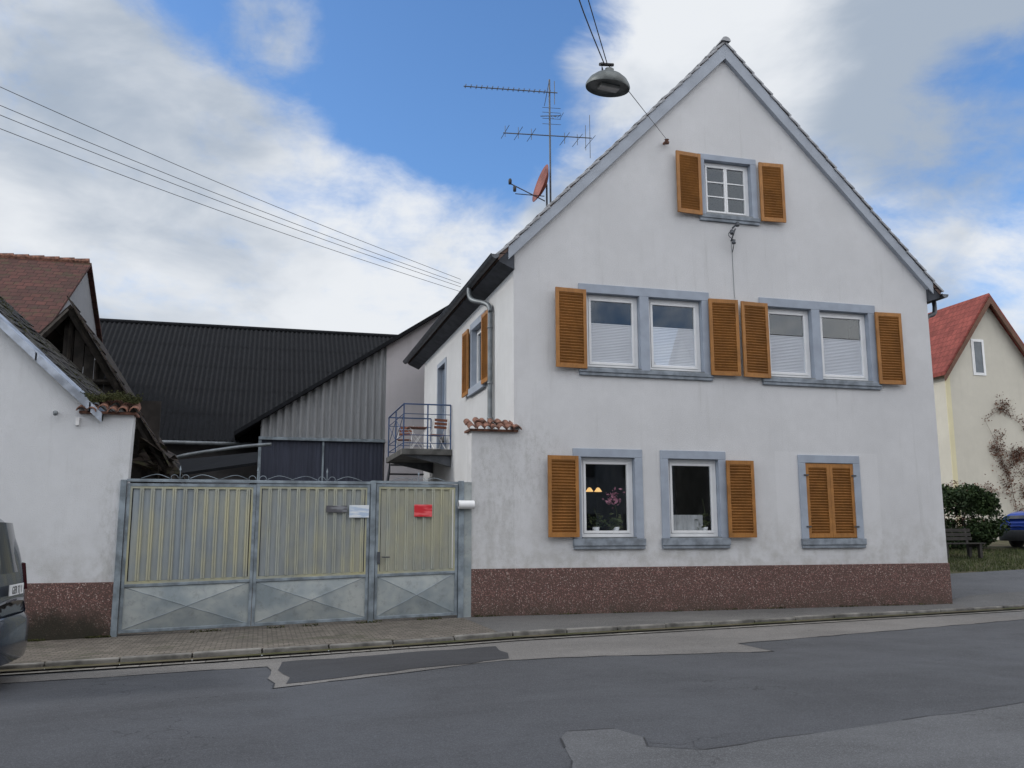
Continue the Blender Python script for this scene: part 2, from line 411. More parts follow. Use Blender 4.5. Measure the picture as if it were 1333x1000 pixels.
mb=MB(); sheet(mb,frange(-.2,30,.8)+[60],lambda x:ky(x)+.13,lambda x:.05 if x<11.3 else max(.05,ky(x)+1.5),6,lambda x,y:zg(x,y)+.002)
structure(mb,"pavement",M['pave'])
mb=MB(); sheet(mb,[-60,-40]+frange(-30,30,2)+[60],lambda x:-60,lambda x:-21.4,4,lambda x,y:zg(x,-5)+.02)
structure(mb,"opposite_pavement",M['pave'])
mb=MB(); sheet(mb,frange(-30,11.3,1),lambda x:.05,lambda x:30,8,lambda x,y:zg(x,y)-.004)
structure(mb,"courtyard",M['setts'])
mb=MB(); sheet(mb,frange(11.3,30,.8),lambda x:max(.05,ky(x)+1.5),lambda x:max(.05,ky(x)+1.5)+ (4.2 if x<14 else 3.0),10,lambda x,y:zg(x,y)-.002)
structure(mb,"driveway",M['asphalt_mid'])
mb=MB(); x=-30
while x<30:
    x1=x+.98; a=(x,ky(x));b=(x1,ky(x1)); dz=random.uniform(-.012,.012); dy=random.uniform(-.012,.012)
    z0=zg(x,-1)-.16; z1=zg(x,-1)+.012+dz; z1b=zg(x1,-1)+.012+dz
    mb.hexa([(a[0],a[1]+dy,z0),(b[0],b[1]+dy,z0),(b[0],b[1]+.13,z0),(a[0],a[1]+.13,z0)],[(a[0],a[1]+dy,z1),(b[0],b[1]+dy,z1b),(b[0],b[1]+.13,z1b),(a[0],a[1]+.13,z1)])
    x+=1.0
k=structure(mb,"kerb",M['kerb']); bv=k.modifiers.new("b",'BEVEL'); bv.width=.02; bv.segments=2
mb=MB(); sheet(mb,frange(-30,30,1),lambda x:ky(x)-.34,lambda x:ky(x)-.01,1,lambda x,y:zg(x,-5)-.080)
structure(mb,"gutter",M['gutter_setts'])
def rd(p): 
    return CAM.to_2d()+(Vector(p)-CAM.to_2d())*1.0625
def rough_poly(pts,step=.35,j=.05):
    out=[]
    for i,p in enumerate(pts):
        a=Vector(p);b=Vector(pts[(i+1)%len(pts)]); n=max(1,int((b-a).length/step))
        for k in range(n):
            q=a.lerp(b,k/n); 
            if k: q=q+Vector((random.uniform(-j,j),random.uniform(-j,j)))
            out.append(q)
    return out
def patch(name,pts,mat,dz,tar=True,j=.04):
    P=rough_poly([rd(p) for p in pts],.35,j)
    bm=bmesh.new(); vs=[bm.verts.new((p.x,p.y,0)) for p in P]
    for t in tessellate_polygon([[Vector((p.x,p.y,0)) for p in P]]):
        try: bm.faces.new([vs[i] for i in t])
        except ValueError: pass
    for xc in [i for i in range(-30,31)]:
        g=bm.verts[:]+bm.edges[:]+bm.faces[:]
        bmesh.ops.bisect_plane(bm,geom=g,plane_co=(xc,0,0),plane_no=(1,0,0),dist=1e-5)
    for v in bm.verts: v.co.z=zg(v.co.x,-5)-.10+dz
    bm.normal_update()
    for f in bm.faces:
        if f.normal.z<0: f.normal_flip()
    me=bpy.data.meshes.new(name); bm.to_mesh(me); bm.free(); me.materials.append(mat)
    o=bpy.data.objects.new(name,me); COL.objects.link(o); o["kind"]="structure"
    if tar:
        mb=MB(); n=len(P)
        for i in range(n):
            a=P[i];b=P[(i+1)%n]; d=(b-a); 
            if d.length<1e-4 or random.random()<.2: continue
            nn=Vector((-d.y,d.x)).normalized()*random.uniform(.004,.010); z=zg(a.x,-5)-.10+dz+.003; zb=zg(b.x,-5)-.10+dz+.003
            mb.add([(a.x-nn.x,a.y-nn.y,z),(b.x-nn.x,b.y-nn.y,zb),(b.x+nn.x,b.y+nn.y,zb),(a.x+nn.x,a.y+nn.y,z)],[(0,1,2,3)])
        structure(mb,name+"_seam",M['tar'])
patch("road_strip",[(-3.9,-7.1),(-1,-6.2),(2.8,-6.5),(2.77,-5.56),(10,-3.6),(20,-1.3),(20,-.25),(12.8,-1.62),(3.5,-3.55),(-.4,-4.3),(-3.9,-4.55),(-8,-4.7),(-8,-5.2),(-3.95,-5.3)],M['asphalt_light'],.005)
patch("road_repair",[(-3.75,-6.85),(-.87,-6.05),(-.72,-4.75),(-3.75,-4.95)],M['asphalt_dark'],.010,False,.08)
patch("road_patch",[(-1.68,-10.66),(-1.55,-10.45),(-1.14,-10.5),(-1.05,-10.9),(-1.15,-11.2),(-.8,-11.45),(.63,-11.17),(3.02,-10.59),(9,-9.3),(9,-17),(-2.4,-17),(-1.95,-11.7)],M['asphalt_mid'],.005)

# ------------------------------------------------------------------ main house
H=thing("gabled_house","white stuccoed gabled house with ochre louvred shutters beside the street","house",(6.1,0,0))
XL,XR=.88,11.34; ZE=7.72; XA,ZA=6.09,13.06
SL=(ZA-ZE)/(XA-XL)
holes={'ul1':(2.52,3.76,5.13,6.80),'ul2':(3.98,5.27,5.13,6.80),'ur1':(6.90,8.08,5.11,6.78),'ur2':(8.30,9.62,5.11,6.78),
 'g1':(2.34,3.55,1.52,3.22),'g2':(4.33,5.53,1.52,3.22),'g3':(7.70,8.94,1.50,3.19),'at':(5.47,6.67,8.86,10.19)}
outer=[(XL,.93),(XR,.91),(XR,7.6),(XA,ZA),(XL,ZE)]
polys=[[Vector((x,z,0)) for x,z in outer]]
for a,b,c,d in holes.values(): polys.append([Vector(p) for p in ((a,c,0),(a,d,0),(b,d,0),(b,c,0))])
tri=tessellate_polygon(polys); flat=[p for pl in polys for p in pl]
mb=MB(); mb.add([(p.x,0,p.y) for p in flat],[tuple(t) for t in tri])
wall=mesh_obj(mb,"wall",M['stucco'],H)
bm=bmesh.new(); bm.from_mesh(wall.data); bm.normal_update()
for f in bm.faces:
    if f.normal.y>0: f.normal_flip()
bm.to_mesh(wall.data); bm.free()
def wall_yz(x,outer,hl,name,mat,parent,face):
    polys=[[Vector((y,z,0)) for y,z in outer]]
    for a,b,c,d in hl: polys.append([Vector(p) for p in ((a,c,0),(a,d,0),(b,d,0),(b,c,0))])
    tri=tessellate_polygon(polys); flat=[p for pl in polys for p in pl]
    mb=MB(); mb.add([(x,p.x,p.y) for p in flat],[tuple(t) for t in tri])
    o=mesh_obj(mb,name,mat,parent)
    bm=bmesh.new(); bm.from_mesh(o.data); bm.normal_update()
    for f in bm.faces:
        if f.normal.x*face<0: f.normal_flip()
    bm.to_mesh(o.data); bm.free(); return o
wall_yz(XL,[(0,-.3),(11,-.3),(11,7.3),(0,7.3)],[(2.62,3.92,5.22,6.72),(7.4,8.5,3.95,6.55)],"wall",M['stucco_side'],H,-1)
wall_yz(XR,[(0,.9),(11,.9),(11,7.6),(0,7.6)],[],"wall",M['stucco_side'],H,1)
mb=MB(); mb.quad((XR,11,0),(XL,11,0),(XL,11,7.6),(XR,11,7.6)); mb.add([(XR,11,7.6),(XL,11,7.6),(XA,11,ZA)],[(0,1,2)])
mesh_obj(mb,"wall",M['stucco_side'],H)
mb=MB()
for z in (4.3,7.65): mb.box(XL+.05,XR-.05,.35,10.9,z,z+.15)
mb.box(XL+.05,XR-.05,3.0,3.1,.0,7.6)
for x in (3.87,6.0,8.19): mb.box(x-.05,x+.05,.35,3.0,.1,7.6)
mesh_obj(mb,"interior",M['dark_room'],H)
mb=MB(); mb.box(XL-.002,XR+.02,-.035,.1,-.4,.93); mb.box(XR-.1,XR+.02,.1,11,-.4,.93)
mesh_obj(mb,"plinth",M['plinth'],H,bevel=.012)

def surround(parent,x0,x1,z0,z1,ops,y=-.03,d=.2):
    mb=MB()
    oz0=ops[0][2];oz1=ops[0][3]
    mb.box(x0,x1,y,d,oz1,z1)
    xsj=[x0]+[v for o in ops for v in (o[0],o[1])]+[x1]
    for i in range(0,len(xsj),2): mb.box(xsj[i],xsj[i+1],y,d,oz0,oz1)
    mesh_obj(mb,"surround",M['surround'],parent,bevel=.008)
    mb=MB(); mb.box(x0-.02,x1+.02,y-.05,d,z0+.07,oz0)
    mb.box(x0-.01,x1+.01,y-.03,d,z0,z0+.068)
    mesh_obj(mb,"sill",M['sill_dark'],parent,bevel=.01)
def win_frame(mb,gb,x0,x1,z0,z1,y=.11,cols=1,rows=1,fw=.075):
    mb.box(x0,x1,y,y+.07,z1-fw,z1); mb.box(x0,x1,y,y+.07,z0,z0+fw)
    mb.box(x0,x0+fw,y,y+.07,z0+fw,z1-fw); mb.box(x1-fw,x1,y,y+.07,z0+fw,z1-fw)
    ix0,ix1,iz0,iz1=x0+fw+.004,x1-fw-.004,z0+fw+.004,z1-fw-.004; s=.055 if cols==1 else .04; w=(ix1-ix0)/cols
    for c in range(cols):
        a=ix0+w*c+.002;b=ix0+w*(c+1)-.002
        mb.box(a,b,y-.012,y+.05,iz1-s,iz1); mb.box(a,b,y-.012,y+.05,iz0,iz0+s)
        mb.box(a,a+s,y-.012,y+.05,iz0+s,iz1-s); mb.box(b-s,b,y-.012,y+.05,iz0+s,iz1-s)
        for r in range(1,rows):
            zz=iz0+s+(iz1-iz0-2*s)*r/rows; mb.box(a+s,b-s,y,y+.04,zz-.014,zz+.014)
        gb.quad((a+s-.01,y+.025,iz0+s-.01),(b-s+.01,y+.025,iz0+s-.01),(b-s+.01,y+.025,iz1-s+.01),(a+s-.01,y+.025,iz1-s+.01))
def shutter_mesh(w,h,n=None,th=.045):
    mb=MB(); f=.075
    mb.box(0,f,-th,0,0,h); mb.box(w-f,w,-th,0,0,h)
    mb.box(f,w-f,-th+.003,-.003,0,f*1.3); mb.box(f,w-f,-th+.003,-.003,h-f*1.2,h)
    z0=f*1.3;z1=h-f*1.2; n=n or int((z1-z0)/.06); p=(z1-z0)/n
    for i in range(n):
        zc=z0+p*(i+.5); R=Matrix.Translation((0,-th/2-.002,zc))@Matrix.Rotation(math.radians(-50),4,'X')
        mb.box(f-.003,w-f+.003,-.028,.028,-.004,.004,R)
    mb.box(f,w-f,-.009,-.004,z0,z1)
    return mb
def place(mb,Mx):
    mb.v=[Mx@v for v in mb.v]; return mb
def shutter(parent,x0,x1,z0,z1,y=-.06,swing=0,hinge='l'):
    mb=shutter_mesh(x1-x0,z1-z0)
    if hinge=='l': Mx=Matrix.Translation((x0,y,z0))@Matrix.Rotation(math.radians(swing),4,'Z')
    else: Mx=Matrix.Translation((x1,y,z0))@Matrix.Rotation(math.radians(-swing),4,'Z')@Matrix.Translation((-(x1-x0),0,0))
    return mesh_obj(place(mb,Mx),"shutter",M['shutter'],parent,bevel=.004)
def window(ops,srd,cols=1,rows=1,blind=None):
    mb=MB();gb=MB()
    for o in ops: win_frame(mb,gb,o[0]+.005,o[1]-.005,o[2]+.03,o[3]-.005,cols=cols,rows=rows)
    W=mesh_obj(mb,"window",M['white_frame'],H,bevel=.004)
    mesh_obj(gb,"pane",M['glass'],W)
    sb=MB()
    for o in ops: sb.box(o[0]+.002,o[1]-.002,-.06,.108,o[2]+.002,o[2]+.03)
    mesh_obj(sb,"inner_sill",M['zinc'],W)
    surround(W,*srd,ops)
    if blind is not None:
        for o in ops:
            bb=MB()
            top=o[2]+(o[3]-o[2])*blind; nz=int((top-o[2]-.1)/.035)
            for i in range(nz):
                za=o[2]+.1+i*.035; y0,y1=(.142,.152)
                bb.quad((o[0]+.12,y0,za),(o[1]-.12,y0,za),(o[1]-.12,y1,za+.0175),(o[0]+.12,y1,za+.0175))
                bb.quad((o[0]+.12,y1,za+.0175),(o[1]-.12,y1,za+.0175),(o[1]-.12,y0,za+.035),(o[0]+.12,y0,za+.035))
            bb.box(o[0]+.12,o[1]-.12,.138,.156,za+.035,za+.06)
            mesh_obj(bb,"blind",M['blind'],W)
    return W
W=window([holes['ul1'],holes['ul2']],(2.34,5.46,4.97,7.0),blind=.62)
shutter(W,1.77,2.48,5.10,6.84,-.07,-4,'r'); shutter(W,5.41,6.12,5.09,6.84,-.07,-3,'l')
W=window([holes['ur1'],holes['ur2']],(6.73,9.82,4.94,6.98),blind=.62)
shutter(W,6.19,6.89,5.08,6.82,-.07,-4,'r'); shutter(W,9.76,10.45,5.07,6.80,-.07,-3,'l')
W=window([holes['g1']],(2.16,3.73,1.30,3.40)); shutter(W,1.57,2.25,1.55,3.23,-.07,-3,'r')
W=window([holes['g2']],(4.15,5.71,1.30,3.40)); shutter(W,5.68,6.33,1.53,3.20,-.07,-3,'l')
cb_=MB()
for i in range(22):
    xa=4.44+i*.035; ya=.20+.012*math.sin(i*1.9); yb=.20+.012*math.sin((i+1)*1.9)
    cb_.quad((xa,ya,1.62),(xa+.035,yb,1.62),(xa+.035,yb,2.02),(xa,ya,2.02))
mesh_obj(cb_,"curtain",M['curtain'],W,smooth=True)
CW=mesh_obj(place(shutter_mesh(.615,1.66),Matrix.Translation((7.705,.03,1.52))),"window",M['shutter'],H,label="closed window with both shutters shut")
mesh_obj(place(shutter_mesh(.615,1.66),Matrix.Translation((8.325,.03,1.52))),"shutter",M['shutter'],CW)
surround(CW,7.52,9.12,1.29,3.37,[holes['g3']])
for zz in (1.75,2.9):
    for a,b in ((7.64,7.76),(8.88,9.00)):
        hb=MB(); hb.box(a,b,-.045,-.032,zz,zz+.03); mesh_obj(hb,"hinge",M['zinc_dark'],CW)
W=window([holes['at']],(5.32,6.82,8.70,10.33),cols=2,rows=3); shutter(W,4.70,5.34,8.80,10.27,-.07,-5,'r'); shutter(W,6.85,7.48,8.80,10.24,-.07,-3,'l')

def side_shutter(parent,y0,y1,z0,z1,x):
    mb=shutter_mesh(y1-y0,z1-z0); Mx=Matrix.Translation((x,y1,z0))@Matrix.Rotation(math.radians(-90),4,'Z')
    mesh_obj(place(mb,Mx),"shutter",M['shutter'],parent,bevel=.004)
mb=MB();gb=MB(); win_frame(mb,gb,0,1.28,0,1.46,cols=2,rows=1)
Mx=Matrix.Translation((XL,3.91,5.24))@Matrix.Rotation(math.radians(-90),4,'Z')
SW=mesh_obj(place(mb,Mx),"window",M['white_frame'],H); mesh_obj(place(gb,Mx),"pane",M['glass'],SW)
mb=MB(); mb.box(XL-.035,XL+.2,2.45,2.62,5.22,6.9); mb.box(XL-.035,XL+.2,3.92,4.08,5.22,6.9); mb.box(XL-.035,XL+.2,2.62,3.92,6.72,6.9); mb.box(XL-.09,XL+.2,2.42,4.1,5.04,5.22)
mesh_obj(mb,"surround",M['surround'],SW,bevel=.008)
side_shutter(SW,1.82,2.5,5.10,6.78,XL-.07); side_shutter(SW,4.0,4.66,5.10,6.78,XL-.07)
mb=MB(); mb.box(XL+.10,XL+.15,7.45,8.45,3.97,6.5)
D=mesh_obj(mb,"door",mat_simple("balcony_door_paint",lin((104,114,130)),.5,0,.15,4,0),H)
mb=MB(); mb.box(XL-.03,XL+.2,7.28,7.4,3.95,6.68); mb.box(XL-.03,XL+.2,8.5,8.62,3.95,6.68); mb.box(XL-.03,XL+.2,7.4,8.5,6.55,6.68)
mesh_obj(mb,"frame",M['surround'],D)
mb=MB(); mb.quad((XL+.095,7.6,5.2),(XL+.095,8.3,5.2),(XL+.095,8.3,6.35),(XL+.095,7.6,6.35)); mesh_obj(mb,"pane",M['glass'],D)

# roof
mb=MB(); t=.12
def rz(x): return (ZA+.12)-abs(x-XA)*SL
y0,y1=-.10,12.3
for xe in (.52,11.68):
    a=(xe,rz(xe)); b=(XA,rz(XA))
    mb.add([(a[0],y0,a[1]),(b[0],y0,b[1]),(b[0],y1,b[1]),(a[0],y1,a[1]),(a[0],y0,a[1]-t),(b[0],y0,b[1]-t),(b[0],y1,b[1]-t),(a[0],y1,a[1]-t)],
      [(0,1,2,3),(7,6,5,4),(0,4,5,1),(3,2,6,7),(0,3,7,4)])
RF=mesh_obj(mb,"roof",M['roof_main'],H)
mb=MB()
for sgn,xe in ((-1,.50),(1,11.70)):
    L=math.hypot(XA-xe,(XA-xe)*SL); n=int(L/.33); ang=math.atan(SL)
    for i in range(n):
        s0=L*i/n; p=Vector((XA+sgn*(s0)*math.cos(ang),0,rz(XA)-s0*math.sin(ang)))
        R=Matrix.Translation(p)@Matrix.Rotation(sgn*(ang),4,'Y')
        w=L/n
        j=random.uniform(-.008,.008)
        x0,x1=(0,w+.03) if sgn>0 else (-w-.03,0)
        lo=.018+j; hi=.05+j
        za,zb=(lo,hi) if sgn>0 else (hi,lo)
        vs=[(x0,-.145,za-.025),(x1,-.145,zb-.025),(x1,.28,zb-.025),(x0,.28,za-.025),(x0,-.145,za),(x1,-.145,zb),(x1,.28,zb),(x0,.28,za)]
        mb.hexa([R@Vector(v) for v in vs[:4]],[R@Vector(v) for v in vs[4:]])
        vs=[(x0,-.15,za-.05),(x1,-.15,zb-.05),(x1,-.125,zb-.05),(x0,-.125,za-.05),(x0,-.15,za-.002),(x1,-.15,zb-.002),(x1,-.125,zb-.002),(x0,-.125,za-.002)]
        mb.hexa([R@Vector(v) for v in vs[:4]],[R@Vector(v) for v in vs[4:]])
mesh_obj(mb,"verge_tiles",M['tile_edge'],RF,bevel=.008)
mb=MB()
for i in range(28):
    ya=-.2+i*.45; vs=[];fs=[]
    for k,(yy,r) in enumerate(((ya,.12),(ya+.47,.10))):
        for j in range(9):
            a=math.pi*j/8; vs.append((XA+r*math.cos(a),yy,rz(XA)-.01+r*math.sin(a)*.9))
    for j in range(8): fs.append((j,j+1,j+10,j+9))
    fs.append(tuple(range(9))); mb.add(vs,fs)
mesh_obj(mb,"ridge_tiles",M['tile_edge'],RF)
mb=MB()
for sgn,xe in ((-1,.74),(1,11.46)):
    a=(xe,rz(xe)-.04); b=(XA,rz(XA)-.04)
    mb.poly_extr([a,b,(XA,b[1]-.38),(xe,a[1]-.28)],-.118,.02)
mesh_obj(mb,"verge_board",M['verge'],RF,bevel=.006)
mb=MB()
mb.hexa([(.54,-.08,7.33),(XL,-.08,7.18),(XL,12.2,7.18),(.54,12.2,7.33)],[(.54,-.08,7.42),(XL,-.08,7.75),(XL,12.2,7.75),(.54,12.2,7.42)])
mesh_obj(mb,"soffit",M['soffit'],RF)
mb=MB()
mb.hexa([(XR,-.08,7.18),(11.66,-.08,7.28),(11.66,12.2,7.28),(XR,12.2,7.18)],[(XR,-.08,7.72),(11.66,-.08,7.38),(11.66,12.2,7.38),(XR,12.2,7.72)])
mesh_obj(mb,"soffit",M['soffit'],RF)
def gutter(xc,z,r=.09,y0=-.16,y1=12.3):
    mb=MB(); n=10; vs=[];fs=[]
    for yy in (y0,y1):
        for rr in (r,r-.012):
            for j in range(n+1):
                a=math.pi+math.pi*j/n; vs.append((xc+rr*math.cos(a),yy,z+rr*math.sin(a)))
    m=n+1
    for j in range(n):
        fs.append((j,j+1,2*m+j+1,2*m+j)); fs.append((m+j+1,m+j,3*m+j,3*m+j+1)); 
    fs.append(tuple(range(m))); fs.append(tuple(2*m+j for j in range(m)))
    mb.add(vs,fs); mb.tube([(xc-r,y0,z),(xc-r,y1,z)],.014,6); return mb
mesh_obj(gutter(.44,7.46),"gutter",M['zinc_dark'],RF,smooth=True)
mesh_obj(gutter(11.76,7.36),"gutter",M['zinc_dark'],RF,smooth=True)
def smoothpath(pts,n=6):
    pts=[Vector(p) for p in pts]; out=[]
    P=[pts[0]]+pts+[pts[-1]]
    for i in range(1,len(P)-2):
        for k in range(n):
            t=k/n; a,b,c,d=P[i-1],P[i],P[i+1],P[i+2]
            out.append(.5*((2*b)+(c-a)*t+(2*a-5*b+4*c-d)*t*t+(3*b-a-3*c+d)*t**3))
    out.append(pts[-1]); return out
mb=MB(); mb.tube(smoothpath([(.44,2.35,7.4),(.44,2.32,7.2),(.5,2.2,7.05),(.72,1.85,6.9),(.79,1.72,6.75),(.79,1.7,6.4),(.79,1.7,5),(.79,1.7,3.2)]),.06,10)
for z in (6.3,5.0,4.2): mb.lathe([(.055,-.02),(.07,-.02),(.07,.02),(.055,.02)],(.79,1.7,z),n=12)
mesh_obj(mb,"downpipe",M['zinc'],RF,smooth=True)
mb=MB(); mb.tube(smoothpath([(11.76,.25,7.3),(11.76,.24,7.1),(11.7,.22,6.95),(11.5,.2,6.86),(11.42,.2,6.7),(11.42,.2,6.3),(11.42,.2,.2)]),.055,10)
mesh_obj(mb,"downpipe",M['zinc_dark'],RF,smooth=True)
mb=MB(); mb.tube([(4.48,.0,10.47),(4.48,-.14,10.47)],.03,8); mb.lathe([(.0,-.1),(.05,-.1),(.06,-.06),(.03,-.03),(.055,0),(.0,.02)],(4.48,-.16,10.5),n=12)
mesh_obj(mb,"wall_hook",M['terracotta'],H)
mb=MB(); mb.tube([(6.15,0,8.45),(6.1,-.2,8.5),(5.98,-.2,8.2)],.018,6); mb.tube([(6.15,0,8.6),(6.15,-.22,8.62)],.02,6)
for p in ((6.15,-.22,8.62),(6.0,-.22,8.42),(6.05,-.2,8.2)): mb.lathe([(0,-.06),(.04,-.06),(.05,-.02),(.03,0),(.045,.03),(0,.06)],p,n=10)
mb.tube(smoothpath([(6.15,-.22,8.62),(5.98,-.1,8.4),(6.05,-.2,8.2),(6.1,-.03,8.0)]),.01,5)
mesh_obj(mb,"insulator_bracket",M['zinc_dark'],H,smooth=True)
mb=MB(); mb.tube([(6.1,-.012,8.3),(6.11,-.012,7.0),(6.12,-.012,6.9)],.006,5); mesh_obj(mb,"cable",M['zinc'],H)

amber=mat_emit("amber_glow",(.9,.55,.2),1.0)
for x in (2.58,2.78,2.98):
    pl=thing("pendant_lamp","small lit amber pendant shade hanging inside the window","lamp",(x,.7,2.5),0,"pendant lamps over a table")
    mb=MB(); mb.lathe([(.0,.06),(.03,.05),(.085,-.03),(.08,-.035),(.0,-.03)],(x,.7,2.56),n=14)
    mesh_obj(mb,"lamp_shade",amber,pl,smooth=True)
    mb=MB(); mb.tube([(x,.7,2.6),(x,.7,4.25)],.004,4); mesh_obj(mb,"cord",M['black_cable'],pl)
rnd=random.Random(3)
def leaf(mb,c,size,rnd,flat=.3):
    c=Vector(c); a=Vector((rnd.gauss(0,1),rnd.gauss(0,1),rnd.gauss(0,1)*.7)).normalized(); b=a.cross(Vector((rnd.gauss(0,1),rnd.gauss(0,1),rnd.gauss(0,1)))).normalized()
    s=size*rnd.uniform(.6,1.3); mb.add([c-a*s,c+b*s*.5,c+a*s,c-b*s*.5],[(0,1,2,3)])
pink=mat_simple("pink_petal",(.50,.20,.28),.6,0,.2,9,0)
def plant(x,z,label,flower=True,s=1):
    orch=thing("potted_plant",label,"plant",(x,.26,z))
    fb=MB(); fb.tube([(x,.26,z+.12),(x+.03,.26,z+.45*s),(x-.03,.26,z+.75*s)],.006,5)
    for i in range(60): leaf(fb,(x+rnd.gauss(0,.10),.26+rnd.gauss(0,.03),z+.25+rnd.gauss(0,.09)*s),.07,rnd)
    mesh_obj(fb,"foliage",M['grass'],orch)
    if flower:
        fb=MB()
        for i in range(70): leaf(fb,(x-.03+rnd.gauss(0,.09),.25+rnd.gauss(0,.03),z+.75*s+rnd.gauss(0,.09)),.045,rnd)
        mesh_obj(fb,"flower",pink,orch)
    fb=MB(); fb.lathe([(0,0),(.06,0),(.08,.14),(.07,.14),(0,.12)],(x,.26,z),n=16); mesh_obj(fb,"pot",M['white_frame'],orch,smooth=True)
plant(3.2,1.62,"pink flowering orchid in a white pot on the window sill")
plant(2.75,1.62,"low green plant in a white pot on the window sill",False,.7)
plant(5.28,1.62,"green pot plant in a white pot on the window sill",False,1)

# ------------------------------------------------------------------ gate pillar
def barrel_tiles(x0,x1,yf,yb,zf,zb,r=.085,jit=.012,rnd=random.Random(5)):
    mb=MB(); n=int((x1-x0)/(r*1.75)); 
    for row in range(2):
        for i in range(n):
            cx=x0+(i+.5)*(x1-x0)/n+rnd.uniform(-jit,jit); dz=rnd.uniform(-jit,jit)+row*.03
            ya,yb_=(yf,(yf+yb)/2+.08) if row==0 else ((yf+yb)/2-.02,yb)
            fza=zf+(zb-zf)*(ya-yf)/(yb-yf); fzb=zf+(zb-zf)*(yb_-yf)/(yb-yf)
            vs=[];fs=[]
            for (yy,zz,rr) in ((ya,fza,r),(yb_,fzb,r*.85)):
                for ro in (rr,rr-.018):
                    for j in range(7):
                        a=math.pi*j/6; vs.append((cx+ro*math.cos(a),yy+rnd.uniform(-.004,.004),zz+dz+ro*math.sin(a)))
            for j in range(6):
                fs+= [(j,j+1,14+j+1,14+j),(7+j+1,7+j,21+j,21+j+1),(j+1,j,7+j,7+j+1)]
            mb.add(vs,fs)
    return mb
GP=thing("gate_pillar","stained white gate pillar with clay tile cap and red pebbled base","pillar",(.44,0,0))
mb=MB(); mb.box(-.02,XL-.002,.0,.42,.93,3.72); mesh_obj(mb,"shaft",M['stucco_pillar'],GP)
mb=MB(); mb.box(-.02,XL-.004,-.035,.44,-.3,.93); mesh_obj(mb,"base",M['plinth'],GP)
mb=barrel_tiles(-.12,1.02,-.16,.34,3.72,3.92,.085,.02)
mb.box(-.08,.95,-.08,.44,3.70,3.745); 
mesh_obj(mb,"tile_cap",M['terracotta'],GP)
np_=thing("newspaper_tube","white plastic newspaper tube fixed to the gate pillar","mailbox",(-.15,-.06,2.1))
mb=MB(); mb.lathe([(.06,-.16),(.085,-.16),(.085,.16),(.078,.16),(.078,-.1),(0,-.1)],(-.15,-.12,2.2),'x',20); mb.tube([(-.06,-.05,2.2),(-.06,.06,2.2)],.03,8)
mesh_obj(mb,"tube",M['white_frame'],np_)

# ------------------------------------------------------------------ gate
def zgt(x): return zg(x,0)+.05
G=thing("driveway_gate","weathered galvanised double driveway gate with ribbed yellowed panels","gate",(-4.2,0,-.1))
def leafpanel(parent,xa,xb,zt,name,matm,rail=.86):
    za,zb=zgt(xa),zgt(xb); dr=rail
    fr=MB(); w=.055
    fr.box(xa,xa+w,-.03,.03,za,zt); fr.box(xb-w,xb,-.03,.03,zb,zt)
    fr.box(xa+w,xb-w,-.028,.028,zt-w,zt)
    fr.hexa([(xa+w,-.028,za),(xb-w,-.028,zb),(xb-w,.028,zb),(xa+w,.028,za)],[(xa+w,-.028,za+w),(xb-w,-.028,zb+w),(xb-w,.028,zb+w),(xa+w,.028,za+w)])
    r0=za+dr;r1=zb+dr
    fr.hexa([(xa+w,-.028,r0-w),(xb-w,-.028,r1-w),(xb-w,.028,r1-w),(xa+w,.028,r0-w)],[(xa+w,-.028,r0),(xb-w,-.028,r1),(xb-w,.028,r1),(xa+w,.028,r0)])
    L=mesh_obj(fr,name,M['metal'],parent,bevel=.006)
    sh=MB(); x=xa+w+.05; per=.175; N=int((xb-w-.05-x)/per); per=(xb-w-.05-x)/N
    prof=[]
    for i in range(N):
        b=x+i*per; prof+=[(b,0,0),(b+per*.58,0,1),(b+per*.63,-.045,1),(b+per*.76,-.045,1),(b+per*.78,-.030,1),(b+per*.82,-.030,1),(b+per*.84,-.045,1),(b+per*.95,-.045,1)]
    prof.append((x+N*per,0,0))
    def zlow(xx): return za+dr+(zb-za)*(xx-xa)/(xb-xa)+.05
    for (xx,yy,_) in prof: sh.v+= [Vector((xx,yy+.012,zlow(xx))),Vector((xx,yy+.012,zt-w-.04))]
    for i in range(len(prof)-1):
        sh.f.append((2*i,2*i+2,2*i+3,2*i+1)); sh.mi.append(1 if prof[i][2] else 0)
    mesh_obj(sh,"ribbed_panel",[matm,M['gate_rib']],L)
    bd=MB(); y=-.020; q=.035
    bd.box(xa+w,xa+w+q,y,y+.012,zlow(xa)-.05,zt-w); bd.box(xb-w-q,xb-w,y,y+.012,zlow(xb)-.05,zt-w)
    bd.box(xa+w+q,xb-w-q,y,y+.012,zt-w-.04,zt-w); 
    bd.hexa([(xa+w+q,y,zlow(xa)-.05),(xb-w-q,y,zlow(xb)-.05),(xb-w-q,y+.012,zlow(xb)-.05),(xa+w+q,y+.012,zlow(xa)-.05)],[(xa+w+q,y,zlow(xa)),(xb-w-q,y,zlow(xb)),(xb-w-q,y+.012,zlow(xb)),(xa+w+q,y+.012,zlow(xa))])
    mesh_obj(bd,"panel_border",M['gate_border'],L)
    lo=MB(); a,b=xa+w,xb-w; cx=(a+b)/2; z00=za+w;z01=zb+w;z10=r0-w;z11=r1-w
    p=[(a,-.005,z00),(b,-.005,z01),(b,-.005,z11),(a,-.005,z10),(cx,-.07,(z00+z10+z01+z11)/4)]
    lo.add(p,[(0,1,4),(1,2,4),(2,3,4),(3,0,4)]); 
    mesh_obj(lo,"lower_sheet",M['gate_low'],L)
    br=MB(); br.tube([p[0],p[4],p[2]],.006,6); br.tube([p[1],p[4],p[3]],.006,6); mesh_obj(br,"brace",M['metal'],L)
    return L
leafpanel(G,-6.50,-4.215,2.56,"leaf",M['gate_grey'])
